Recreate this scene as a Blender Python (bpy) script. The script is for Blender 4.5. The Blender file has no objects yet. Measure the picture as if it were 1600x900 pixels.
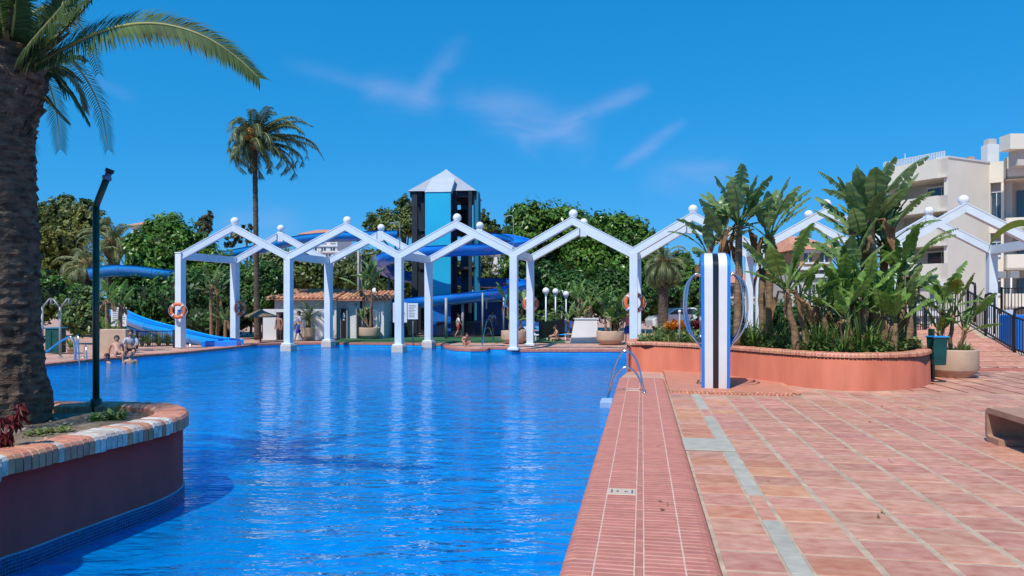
import bpy, bmesh, math, random
import numpy as np
from mathutils import Vector, Matrix, geometry, noise as mnoise
sc = bpy.context.scene
COL = sc.collection
rnd = random.Random(11)
F = 1155.0; H = 2.0; HY = 476.0
rad = math.radians
# ------------------------------------------------------------------ camera
cam = bpy.data.cameras.new('camera'); camo = bpy.data.objects.new('camera', cam); COL.objects.link(camo)
camo.location = (0, 0, H); camo.rotation_euler = (rad(90), 0, 0)
cam.sensor_width = 36; cam.lens = F / 1600 * 36; cam.shift_y = 26 / 1600; cam.clip_start = .05; cam.clip_end = 4000
sc.camera = camo
# ------------------------------------------------------------------ light
SUN_AZ, SUN_EL = 29, 56          # sun behind the camera and to its left
sd = Vector((-math.sin(rad(SUN_AZ)) * math.cos(rad(SUN_EL)), -math.cos(rad(SUN_AZ)) * math.cos(rad(SUN_EL)), math.sin(rad(SUN_EL))))
sun = bpy.data.lights.new('sun', 'SUN'); suno = bpy.data.objects.new('sun', sun); COL.objects.link(suno)
sun.energy = 4.5; sun.angle = rad(.5); sun.color = (1, .955, .88)
suno.rotation_euler = (-sd).to_track_quat('-Z', 'Y').to_euler(); suno.location = (-10, -10, 30)
W = bpy.data.worlds.new('World'); sc.world = W; W.use_nodes = True
wn, wl = W.node_tree.nodes, W.node_tree.links
bg = wn['Background']; bg.inputs[1].default_value = .12
sky = wn.new('ShaderNodeTexSky'); sky.sky_type = 'NISHITA'; sky.sun_disc = False
sky.sun_elevation = rad(SUN_EL); sky.sun_rotation = rad(180 + SUN_AZ)
sky.air_density = 1.0; sky.dust_density = .25; sky.ozone_density = 3.0; sky.altitude = 200
def wmath(op, a, b=None, c=None, clamp=False):
    n = wn.new('ShaderNodeMath'); n.operation = op; n.use_clamp = clamp
    for i, v in enumerate((a, b, c)):
        if v is None: continue
        if isinstance(v, (int, float)): n.inputs[i].default_value = v
        else: wl.new(v, n.inputs[i])
    return n.outputs[0]
# the photograph's sky is a deeper, more saturated blue than the physical one: one tone curve per channel over the whole sky
sep = wn.new('ShaderNodeSeparateColor'); wl.new(sky.outputs[0], sep.inputs[0]); hsv = wn.new('ShaderNodeCombineColor')
for i, (a_, p_) in enumerate(((.23, 1.5), (.505, .48), (.96, .45))):
    k = wmath('MULTIPLY', wmath('POWER', wmath('MULTIPLY', sep.outputs[i], .12), p_), a_ / .12); wl.new(k, hsv.inputs[i])
tc = wn.new('ShaderNodeTexCoord'); sx = wn.new('ShaderNodeSeparateXYZ'); wl.new(tc.outputs['Generated'], sx.inputs[0])
yy = wmath('MAXIMUM', sx.outputs[1], .05)
U = wmath('DIVIDE', sx.outputs[0], yy); V = wmath('DIVIDE', sx.outputs[2], yy)
cmb = wn.new('ShaderNodeCombineXYZ'); wl.new(U, cmb.inputs[0]); wl.new(V, cmb.inputs[1])
nz = wn.new('ShaderNodeTexNoise'); nz.inputs['Scale'].default_value = 9; nz.inputs['Detail'].default_value = 9; nz.inputs['Distortion'].default_value = 1.2
mp = wn.new('ShaderNodeMapping'); mp.inputs['Scale'].default_value = (1, 2.2, 1); mp.inputs['Rotation'].default_value = (0, 0, .5)
wl.new(cmb.outputs[0], mp.inputs[0]); wl.new(mp.outputs[0], nz.inputs['Vector'])
nmask = wmath('MULTIPLY_ADD', nz.outputs[0], 2.3, -.55, True)
def wisp(x0, y0, x1, y1, w, amt):      # a cirrus streak between two directions
    ax, ay = (x0 - 800) / F, (HY - y0) / F; bx, by = (x1 - 800) / F, (HY - y1) / F
    L = math.hypot(bx - ax, by - ay); dx, dy = (bx - ax) / L, (by - ay) / L; w = w * 1.35 / F; amt = amt * .85
    pu = wmath('SUBTRACT', U, ax); pv = wmath('SUBTRACT', V, ay)
    a = wmath('ADD', wmath('MULTIPLY', pu, dx), wmath('MULTIPLY', pv, dy))
    b = wmath('SUBTRACT', wmath('MULTIPLY', pv, dx), wmath('MULTIPLY', pu, dy))
    b = wmath('ADD', b, wmath('MULTIPLY_ADD', nz.outputs[0], w * 2.4, -w * 1.2))
    e = wmath('EXPONENT', wmath('MULTIPLY', wmath('POWER', wmath('ABSOLUTE', wmath('DIVIDE', b, w)), 2.0), -1))
    t = wmath('DIVIDE', a, L)
    s = wmath('MULTIPLY', wmath('MULTIPLY', t, 4.0, None, True), wmath('MULTIPLY', wmath('SUBTRACT', 1.0, t), 4.0, None, True))
    return wmath('MULTIPLY', wmath('MULTIPLY', e, s), amt)
tot = None
for q in [(430, 95, 700, 165, 9, .22), (560, 130, 700, 168, 15, .42), (640, 160, 735, 55, 10, .4), (690, 150, 870, 175, 14, .28), (740, 160, 940, 225, 22, .52),
          (860, 205, 1020, 130, 9, .5), (955, 270, 1075, 185, 7, .5), (990, 285, 1180, 275, 22, .3), (330, 352, 480, 342, 16, .35),
          (1030, 262, 1160, 258, 7, .2), (120, 110, 220, 160, 7, .15)]:
    s = wisp(*q); tot = s if tot is None else wmath('ADD', tot, s)
tot = wmath('MULTIPLY', wmath('MULTIPLY', tot, wmath('MULTIPLY_ADD', nmask, .75, .10)), wmath('GREATER_THAN', sx.outputs[1], .06), None, True)
mixc = wn.new('ShaderNodeMixRGB'); wl.new(tot, mixc.inputs[0]); wl.new(hsv.outputs[0], mixc.inputs[1]); mixc.inputs[2].default_value = (3.1, 4.1, 7.3, 1)
wl.new(mixc.outputs[0], bg.inputs[0])
sc.view_settings.view_transform = 'Standard'; sc.view_settings.look = 'None'; sc.view_settings.exposure = 0; sc.view_settings.gamma = 1
sc.cycles.max_bounces = 7; sc.cycles.transparent_max_bounces = 8; sc.cycles.diffuse_bounces = 3; sc.cycles.glossy_bounces = 3
sc.cycles.caustics_reflective = False; sc.cycles.caustics_refractive = False
# ------------------------------------------------------------------ helpers
def G(px, py, z=0.0):
    d = (H - z) * F / (py - HY); return Vector(((px - 800) / F * d, d, z))
def P(px, py, d): return Vector(((px - 800) / F * d, d, H - (py - HY) / F * d))
UX, UY = .1732, .985
def D(v, u, z=0.0): return Vector((v * UY + u * UX, -v * UX + u * UY, z))      # deck grid: v across, u away from the camera
DECK_ROT = -math.atan2(UX, UY)
def prop(o, label=None, cat=None, group=None, kind=None):
    if label: o['label'] = label
    if cat: o['category'] = cat
    if group: o['group'] = group
    if kind: o['kind'] = kind
    return o
MW = {}
def thing(name, label, cat, loc=(0, 0, 0), group=None, rz=0.0):
    o = bpy.data.objects.new(name, None); o.empty_display_size = .2; COL.objects.link(o)
    o.location = loc; o.rotation_euler = (0, 0, rz); prop(o, label, cat, group)
    MW[o.name] = Matrix.Translation(Vector(loc)) @ Matrix.Rotation(rz, 4, 'Z')
    return o
def link(name, me, parent=None, world=True):
    o = bpy.data.objects.new(name, me); COL.objects.link(o)
    if parent is not None:
        o.parent = parent
        if world and parent.name in MW: o.matrix_parent_inverse = MW[parent.name].inverted()
    return o
def copy_tree(o, parent=None):
    c = o.copy(); COL.objects.link(c)
    if parent is not None: c.parent = parent
    for ch in o.children: copy_tree(ch, c)
    return c
def place(root, loc, rz=0.0, s=1.0, label=None, group=None):
    c = copy_tree(root); c.location = loc; c.rotation_euler = (0, 0, rz); c.scale = (s, s, s)
    if label: c['label'] = label
    if group: c['group'] = group
    return c
class MB:
    def __init__(s): s.v = []; s.f = []; s.m = []; s.sm = []
    def add(s, vs, fs, mi=0, smooth=False, M=None):
        b = len(s.v)
        if M is not None: vs = [M @ Vector(v) for v in vs]
        s.v.extend([tuple(v) for v in vs]); s.f.extend([tuple(i + b for i in f) for f in fs])
        s.m.extend([mi] * len(fs)); s.sm.extend([smooth] * len(fs)); return s
    def box(s, c, size, mi=0, rz=0.0, M=None, ch=0.0):
        x, y, z = [k / 2 for k in size]
        T = Matrix.Translation(Vector(c)) @ Matrix.Rotation(rz, 4, 'Z')
        if M is not None: T = M @ T
        if ch <= 0:
            vs = [(-x, -y, -z), (x, -y, -z), (x, y, -z), (-x, y, -z), (-x, -y, z), (x, -y, z), (x, y, z), (-x, y, z)]
            return s.add(vs, [(0, 3, 2, 1), (4, 5, 6, 7), (0, 1, 5, 4), (1, 2, 6, 5), (2, 3, 7, 6), (3, 0, 4, 7)], mi, False, T)
        ch = min(ch, x * .9, y * .9, z * .9)
        def ring(a, b, zz): return [(-a + 0, -b, zz), (a, -b, zz), (a, b, zz), (-a, b, zz)]
        vs = ring(x - ch, y - ch, -z) + ring(x, y, -z + ch) + ring(x, y, z - ch) + ring(x - ch, y - ch, z)
        fs = [(0, 3, 2, 1), (12, 13, 14, 15)]
        for k in range(3):
            for i in range(4): j = (i + 1) % 4; fs.append((k * 4 + i, k * 4 + j, k * 4 + 4 + j, k * 4 + 4 + i))
        return s.add(vs, fs, mi, False, T)
    def bar(s, p, q, w, h=None, mi=0, up=(0, 0, 1)):
        p, q = Vector(p), Vector(q); h = h or w; d = (q - p); L = d.length; d.normalize(); u = Vector(up)
        if abs(d.dot(u)) > .98: u = Vector((0, 1, 0))
        a = d.cross(u).normalized(); b = a.cross(d).normalized()
        M = Matrix((( a.x, d.x, b.x, (p.x + q.x) / 2), (a.y, d.y, b.y, (p.y + q.y) / 2), (a.z, d.z, b.z, (p.z + q.z) / 2), (0, 0, 0, 1)))
        return s.box((0, 0, 0), (w, L, h), mi, 0, M)
    def tube(s, pts, r, n=8, mi=0, smooth=True, cap=True):
        pts = [Vector(p) for p in pts]; N = len(pts); rs = r if isinstance(r, (list, tuple)) else [r] * N
        t0 = (pts[1] - pts[0]).normalized(); a = t0.orthogonal().normalized(); vs = []; fs = []
        for i, p in enumerate(pts):
            t = (pts[min(i + 1, N - 1)] - pts[max(i - 1, 0)]).normalized()
            a = (a - t * a.dot(t)).normalized(); b = t.cross(a)
            for k in range(n):
                g = 2 * math.pi * k / n; vs.append(p + (a * math.cos(g) + b * math.sin(g)) * rs[i])
        for i in range(N - 1):
            for k in range(n): l = (k + 1) % n; fs.append((i * n + k, i * n + l, i * n + n + l, i * n + n + k))
        if cap: fs.append(tuple(reversed(range(n)))); fs.append(tuple((N - 1) * n + k for k in range(n)))
        return s.add(vs, fs, mi, smooth)
    def lathe(s, prof, c=(0, 0, 0), n=24, mi=0, smooth=True, sy=1.0):
        vs = []; fs = []; N = len(prof)
        for (r, z) in prof:
            for k in range(n): g = 2 * math.pi * k / n; vs.append((c[0] + r * math.cos(g), c[1] + r * sy * math.sin(g), c[2] + z))
        for i in range(N - 1):
            for k in range(n): l = (k + 1) % n; fs.append((i * n + k, i * n + l, i * n + n + l, i * n + n + k))
        fs.append(tuple(reversed(range(n)))); fs.append(tuple((N - 1) * n + k for k in range(n)))
        return s.add(vs, fs, mi, smooth)
    def ball(s, c, r, mi=0, nu=20, nv=12, sx=1, sy=1, sz=1):
        pr = [(max(r * math.sin(math.pi * i / nv), 1e-4), -r * math.cos(math.pi * i / nv)) for i in range(nv + 1)]
        b = len(s.v); s.lathe(pr, (0, 0, 0), nu, mi)
        for i in range(b, len(s.v)): x, y, z = s.v[i]; s.v[i] = (c[0] + x * sx, c[1] + y * sy, c[2] + z * sz)
        return s
    def prism(s, poly, z0, z1, mi=0, smooth=False):
        n = len(poly); vs = [(p[0], p[1], z0) for p in poly] + [(p[0], p[1], z1) for p in poly]
        fs = [(i, (i + 1) % n, n + (i + 1) % n, n + i) for i in range(n)]
        tri = geometry.tessellate_polygon([[Vector((p[0], p[1], 0)) for p in poly]])
        area = sum(poly[i][0] * poly[(i + 1) % n][1] - poly[(i + 1) % n][0] * poly[i][1] for i in range(n))
        if area < 0: fs = [tuple(reversed(f)) for f in fs]
        for t in tri:
            a, b, c = [Vector(poly[i]).to_2d() for i in t]; cr = (b - a).cross(c - a)
            t = t if cr > 0 else tuple(reversed(t))
            fs.append(tuple(i + n for i in t)); fs.append(tuple(reversed(t)))
        s.add(vs, fs, mi, False)
        if smooth:
            for k in range(len(s.sm) - len(fs), len(s.sm) - len(fs) + n): s.sm[k] = True
        return s
    def mesh(s, name, mats):
        me = bpy.data.meshes.new(name); me.from_pydata(s.v, [], s.f)
        for m in (mats if isinstance(mats, (list, tuple)) else [mats]): me.materials.append(m)
        me.polygons.foreach_set('material_index', s.m); me.polygons.foreach_set('use_smooth', s.sm); me.update(); return me
    def build(s, name, mats, parent=None, kind=None, world=True, bevel=0):
        o = link(name, s.mesh(name, mats), parent, world)
        if kind: o['kind'] = kind
        if bevel:
            b = o.modifiers.new('b', 'BEVEL'); b.width = bevel; b.segments = 2; b.limit_method = 'ANGLE'
        return o
def catmull(pts, n=6, closed=True):
    out = []; N = len(pts); rng = range(N) if closed else range(N - 1)
    for i in rng:
        g = (lambda k: Vector(pts[k % N])) if closed else (lambda k: Vector(pts[max(0, min(N - 1, k))]))
        a, b, c, d = g(i - 1), g(i), g(i + 1), g(i + 2)
        for j in range(n):
            t = j / n; out.append(.5 * ((2 * b) + (c - a) * t + (2 * a - 5 * b + 4 * c - d) * t * t + (3 * b - a - 3 * c + d) * t ** 3))
    if not closed: out.append(Vector(pts[-1]))
    return out
# ------------------------------------------------------------------ materials
def newmat(name):
    m = bpy.data.materials.new(name); m.use_nodes = True; n = m.node_tree.nodes; l = m.node_tree.links
    return m, n, l, n['Principled BSDF']
def mat(name, c, rough=.6, var=.18, scale=4.0, bump=0.0, bscale=40, metal=0.0, c2=None, rv=0.0, isl=0.0, spec=.4, coat=0.0, trans=0.0, detail=5, stain=0.0, streak=None):
    m, n, l, bs = newmat(name)
    bs.inputs['Roughness'].default_value = rough; bs.inputs['Metallic'].default_value = metal
    bs.inputs['Specular IOR Level'].default_value = spec; bs.inputs['Coat Weight'].default_value = coat
    t = n.new('ShaderNodeTexCoord'); oi = n.new('ShaderNodeObjectInfo')
    ad = n.new('ShaderNodeVectorMath'); ad.operation = 'MULTIPLY_ADD'; l.new(oi.outputs['Random'], ad.inputs[0]); ad.inputs[1].default_value = (37, 53, 71); l.new(t.outputs['Object'], ad.inputs[2])
    vec = ad.outputs[0]
    if streak:
        mpn = n.new('ShaderNodeMapping'); mpn.inputs['Scale'].default_value = streak; l.new(vec, mpn.inputs[0]); v2 = mpn.outputs[0]
    else: v2 = vec
    no = n.new('ShaderNodeTexNoise'); no.inputs['Scale'].default_value = scale; no.inputs['Detail'].default_value = detail; l.new(v2, no.inputs['Vector'])
    mx = n.new('ShaderNodeMixRGB'); rp = n.new('ShaderNodeMapRange'); rp.inputs[1].default_value = .3; rp.inputs[2].default_value = .7
    l.new(no.outputs[0], rp.inputs[0]); l.new(rp.outputs[0], mx.inputs[0])
    ca = tuple(k * (1 - var) for k in c); cb = c2 or tuple(min(1, k * (1 + var)) for k in c)
    mx.inputs[1].default_value = (*ca, 1); mx.inputs[2].default_value = (*cb, 1); out = mx.outputs[0]
    if rv or isl:
        hv = n.new('ShaderNodeHueSaturation'); l.new(out, hv.inputs['Color'])
        r1 = n.new('ShaderNodeMath'); r1.operation = 'MULTIPLY_ADD'
        if isl: ge = n.new('ShaderNodeNewGeometry'); l.new(ge.outputs['Random Per Island'], r1.inputs[0]); r1.inputs[1].default_value = isl; r1.inputs[2].default_value = 1 - isl / 2
        else: l.new(oi.outputs['Random'], r1.inputs[0]); r1.inputs[1].default_value = rv; r1.inputs[2].default_value = 1 - rv / 2
        l.new(r1.outputs[0], hv.inputs['Value'])
        k = isl or rv
        r2 = n.new('ShaderNodeMath'); r2.operation = 'MULTIPLY_ADD'; r3 = n.new('ShaderNodeMath'); r3.operation = 'FRACT'; r4 = n.new('ShaderNodeMath'); r4.operation = 'MULTIPLY'; r4.inputs[1].default_value = 7.31
        l.new(r1.inputs[0].links[0].from_socket, r4.inputs[0]); l.new(r4.outputs[0], r3.inputs[0]); l.new(r3.outputs[0], r2.inputs[0]); r2.inputs[1].default_value = .05 * k * 1.3; r2.inputs[2].default_value = .5 - .025 * k * 1.3
        l.new(r2.outputs[0], hv.inputs['Hue']); out = hv.outputs[0]
    if stain:
        s2 = n.new('ShaderNodeTexNoise'); s2.inputs['Scale'].default_value = scale * .35; s2.inputs['Detail'].default_value = 8; l.new(vec, s2.inputs['Vector'])
        rr = n.new('ShaderNodeMapRange'); rr.inputs[1].default_value = .52; rr.inputs[2].default_value = .75; rr.inputs[4].default_value = stain; l.new(s2.outputs[0], rr.inputs[0])
        m2 = n.new('ShaderNodeMixRGB'); l.new(rr.outputs[0], m2.inputs[0]); l.new(out, m2.inputs[1]); m2.inputs[2].default_value = tuple(k * .45 for k in c) + (1,); out = m2.outputs[0]
    l.new(out, bs.inputs['Base Color'])
    if bump:
        nb = n.new('ShaderNodeTexNoise'); nb.inputs['Scale'].default_value = bscale; nb.inputs['Detail'].default_value = 6; l.new(v2, nb.inputs['Vector'])
        bp = n.new('ShaderNodeBump'); bp.inputs['Strength'].default_value = bump; bp.inputs['Distance'].default_value = .02; l.new(nb.outputs[0], bp.inputs['Height']); l.new(bp.outputs[0], bs.inputs['Normal'])
    if trans:
        tr = n.new('ShaderNodeBsdfTranslucent'); ms = n.new('ShaderNodeMixShader'); ms.inputs[0].default_value = trans; l.new(out, tr.inputs[0])
        l.new(bs.outputs[0], ms.inputs[1]); l.new(tr.outputs[0], ms.inputs[2]); l.new(ms.outputs[0], n['Material Output'].inputs[0])
    return m
def leafmat(name, c, isl=.9, rough=.45, trans=.3, c2=None, scale=.5, var=.35): return mat(name, c, rough, var, scale, isl=isl, trans=trans, c2=c2, spec=.35)
M = {}
M['white'] = mat('white_paint', (.68, .74, .79), .5, .05, 1.5, bump=.08, bscale=14, stain=.24)
M['wallwhite'] = mat('white_plaster', (.70, .69, .68), .8, .06, .8, bump=.15, bscale=30, stain=.10)
M['terra'] = mat('terracotta_tile', (.53, .20, .13), .62, .15, 6, bump=.25, bscale=55, c2=(.60, .315, .225), rv=.22, stain=.18, streak=(1, 1.6, 1))
M['orange_tile'] = mat('orange_terracotta_tile', (.56, .205, .105), .6, .15, 6, bump=.22, bscale=55, c2=(.61, .30, .18), rv=.2, stain=.14, streak=(1, 1.6, 1))
M['grout'] = mat('mortar', (.47, .34, .24), .9, .22, 5, bump=.3, bscale=90, stain=.25)
M['clinker'] = mat('clinker_brick', (.48, .178, .13), .6, .12, 7, bump=.2, bscale=80, rv=.13, stain=.12)
M['clinker_s'] = mat('clinker_brick_far', (.48, .178, .13), .6, .12, 7, isl=.13, stain=.12)
M['grout2'] = mat('pink_mortar', (.62, .43, .35), .9, .12, 8, stain=.15)
M['redwall'] = mat('red_painted_render', (.50, .125, .07), .7, .14, 2.2, bump=.25, bscale=25, stain=.22, streak=(1, 1, .3), c2=(.55, .155, .09))
M['darkred'] = mat('oxblood_painted_render', (.66, .072, .068), .8, .16, 2.4, bump=.3, bscale=25, stain=.3, streak=(1, 1, .3))
M['rimbrick'] = mat('rim_brick', (.56, .235, .14), .55, .2, 12, bump=.25, bscale=60, rv=.4, stain=.1)
M['limebrick'] = mat('lime_crusted_brick', (.58, .45, .36), .6, .3, 9, bump=.3, bscale=50, rv=.25, c2=(.70, .65, .60), stain=.25)
M['soil'] = mat('garden_soil', (.15, .10, .065), .95, .35, 8, bump=.9, bscale=25, c2=(.30, .22, .15))
M['concrete'] = mat('beige_concrete', (.52, .37, .265), .85, .10, 3, bump=.3, bscale=70, stain=.15)
M['benchc'] = mat('pinkish_cast_stone', (.40, .22, .15), .85, .15, 5, bump=.4, bscale=60, stain=.25)
M['grate'] = mat('grey_stone_channel_cover', (.42, .38, .31), .7, .12, 6, bump=.2, bscale=80, rv=.15, stain=.2)
M['steel'] = mat('stainless_steel', (.62, .64, .66), .18, .05, 4, metal=1.0)
M['pipe'] = mat('galvanised_pipe', (.30, .31, .32), .5, .1, 4, metal=.2)
M['blackm'] = mat('black_painted_iron', (.012, .014, .018), .4, .2, 8)
M['greenp'] = mat('dark_green_paint', (.006, .045, .026), .3, .2, 6, spec=.5)
M['teal'] = mat('dark_teal_plastic', (.005, .07, .065), .45, .2, 4)
M['slide'] = mat('blue_fibreglass', (.008, .20, .82), .2, .12, .6, spec=.6, coat=.35, c2=(.01, .28, .92))
M['slide2'] = mat('light_blue_fibreglass', (.012, .33, .85), .2, .12, .8, spec=.6, coat=.5)
M['bluem'] = mat('blue_paint', (.012, .16, .60), .3, .1, 2, coat=.3)
M['cyan'] = mat('cyan_panel', (.012, .44, .66), .5, .05, .8)
M['tealpanel'] = mat('teal_panel', (.015, .18, .28), .55, .08, .8)
M['darkpanel'] = mat('dark_timber_panel', (.016, .024, .038), .7, .3, 1)
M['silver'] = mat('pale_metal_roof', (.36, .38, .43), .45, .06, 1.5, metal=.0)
M['black'] = mat('black_gloss', (.012, .012, .016), .2, .1, 3, coat=.5)
M['panelwhite'] = mat('white_gloss_panel', (.74, .74, .74), .25, .03, 3, coat=.6)
M['globe'] = mat('opal_globe', (.80, .80, .82), .3, .02, 2, coat=.4)
M['orange'] = mat('orange_lifebuoy', (.75, .17, .06), .5, .12, 5)
M['rooft'] = mat('clay_roof_tile', (.55, .26, .15), .8, .25, 3, isl=.4, stain=.2)
M['dark'] = mat('dark_opening', (.012, .014, .018), .5, .2, 2)
M['glass'] = mat('window_glass', (.05, .07, .09), .08, .3, 1.5, spec=.8)
M['stucco'] = mat('beige_stucco', (.74, .69, .59), .85, .05, .5, bump=.1, bscale=12, stain=.10)
M['stucco2'] = mat('grey_beige_stucco', (.55, .51, .45), .85, .06, .5, stain=.12)
M['ochre'] = mat('ochre_stucco', (.52, .31, .17), .85, .12, .5, stain=.12)
M['winframe'] = mat('white_aluminium', (.70, .70, .70), .4, .03, 3)
M['trunkpalm'] = mat('palm_bark', (.07, .05, .035), .95, .45, 5, bump=.8, bscale=22, c2=(.16, .12, .085), streak=(1, 1, 4))
M['bark'] = mat('bark', (.10, .075, .055), .95, .3, 3, bump=.5, bscale=18)
M['frond'] = leafmat('palm_leaflets', (.055, .12, .028), .7, .35, .3, c2=(.12, .19, .05), scale=1.2)
M['frondpale'] = leafmat('pale_palm_leaflets', (.13, .19, .075), .7, .4, .3, c2=(.24, .28, .13), scale=.6)
M['rachis'] = mat('palm_midrib', (.30, .28, .09), .5, .2, 4)
M['stub'] = mat('dead_frond_base', (.20, .10, .045), .9, .4, 5, bump=.5, bscale=20, c2=(.36, .20, .09))
M['ban'] = leafmat('paddle_leaf', (.13, .30, .045), .25, .32, .36, c2=(.25, .42, .10), scale=1.2)
M['ban2'] = leafmat('grey_green_paddle_leaf', (.14, .27, .08), .25, .32, .34, c2=(.28, .40, .16), scale=1.4)
M['bany'] = leafmat('yellowing_paddle_leaf', (.30, .30, .04), .25, .35, .35, c2=(.20, .32, .05), scale=3)
M['banstem'] = mat('fibrous_stem', (.20, .12, .07), .9, .4, 5, bump=.5, bscale=20, c2=(.34, .22, .12), streak=(1, 1, 4))
M['strap'] = leafmat('strap_leaf', (.06, .15, .028), .8, .35, .2, c2=(.16, .26, .06), scale=1.5)
M['low'] = leafmat('ground_leaf', (.07, .16, .03), .8, .4, .25, c2=(.18, .26, .07), scale=3)
M['low2'] = leafmat('lime_leaf', (.19, .28, .06), .6, .4, .3, c2=(.30, .36, .12), scale=3)
M['red'] = leafmat('burgundy_leaf', (.10, .010, .015), .7, .4, .25, c2=(.20, .025, .03), scale=3)
M['flower'] = leafmat('orange_flower', (.75, .22, .02), .5, .5, .3, c2=(.80, .35, .05), scale=5)
M['ficus'] = leafmat('glossy_green_leaf', (.060, .165, .022), .9, .3, .25, c2=(.14, .27, .04), scale=.5)
M['dkleaf'] = leafmat('dark_green_leaf', (.038, .11, .022), .9, .4, .2, c2=(.08, .18, .035), scale=.4)
M['olive'] = leafmat('olive_green_leaf', (.070, .125, .024), .8, .45, .2, c2=(.15, .20, .05), scale=.3)
M['gold'] = leafmat('golden_green_leaf', (.13, .18, .03), .7, .4, .3, c2=(.25, .26, .06), scale=.25)
M['grey'] = leafmat('grey_green_leaf', (.085, .10, .055), .7, .5, .2, c2=(.15, .16, .09), scale=.4)
M['skin'] = mat('skin', (.50, .27, .19), .5, .08, 4)
M['skin2'] = mat('tanned_skin', (.36, .17, .11), .5, .08, 4)
M['hair'] = mat('dark_hair', (.02, .013, .01), .6, .3, 10)
M['shirt_w'] = mat('white_cloth', (.70, .70, .72), .85, .06, 6)
M['shirt_g'] = mat('grey_cloth', (.42, .44, .50), .85, .1, 6)
M['shorts_r'] = mat('red_cloth', (.50, .04, .04), .85, .1, 6)
M['shorts_b'] = mat('blue_cloth', (.02, .05, .32), .85, .1, 6)
M['dkcloth'] = mat('black_cloth', (.02, .02, .03), .85, .1, 6)
M['pink'] = mat('pink_cloth', (.75, .20, .33), .85, .1, 6)
M['carw'] = mat('white_car_paint', (.75, .76, .78), .2, .02, 2, coat=.7)
M['straw'] = mat('straw_thatch', (.20, .15, .10), .95, .3, 10, bump=.7, bscale=30)
M['turf'] = mat('green_turf', (.03, .11, .04), .9, .2, 2, bump=.4, bscale=40)
M['tarp'] = mat('blue_tarpaulin', (.015, .10, .38), .5, .15, 1)
M['screen'] = mat('dark_green_windbreak', (.006, .018, .014), .8, .2, 2)
M['padtop'] = mat('coral_render', (.56, .22, .14), .75, .08, 3, bump=.2, bscale=50, stain=.12)
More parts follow.
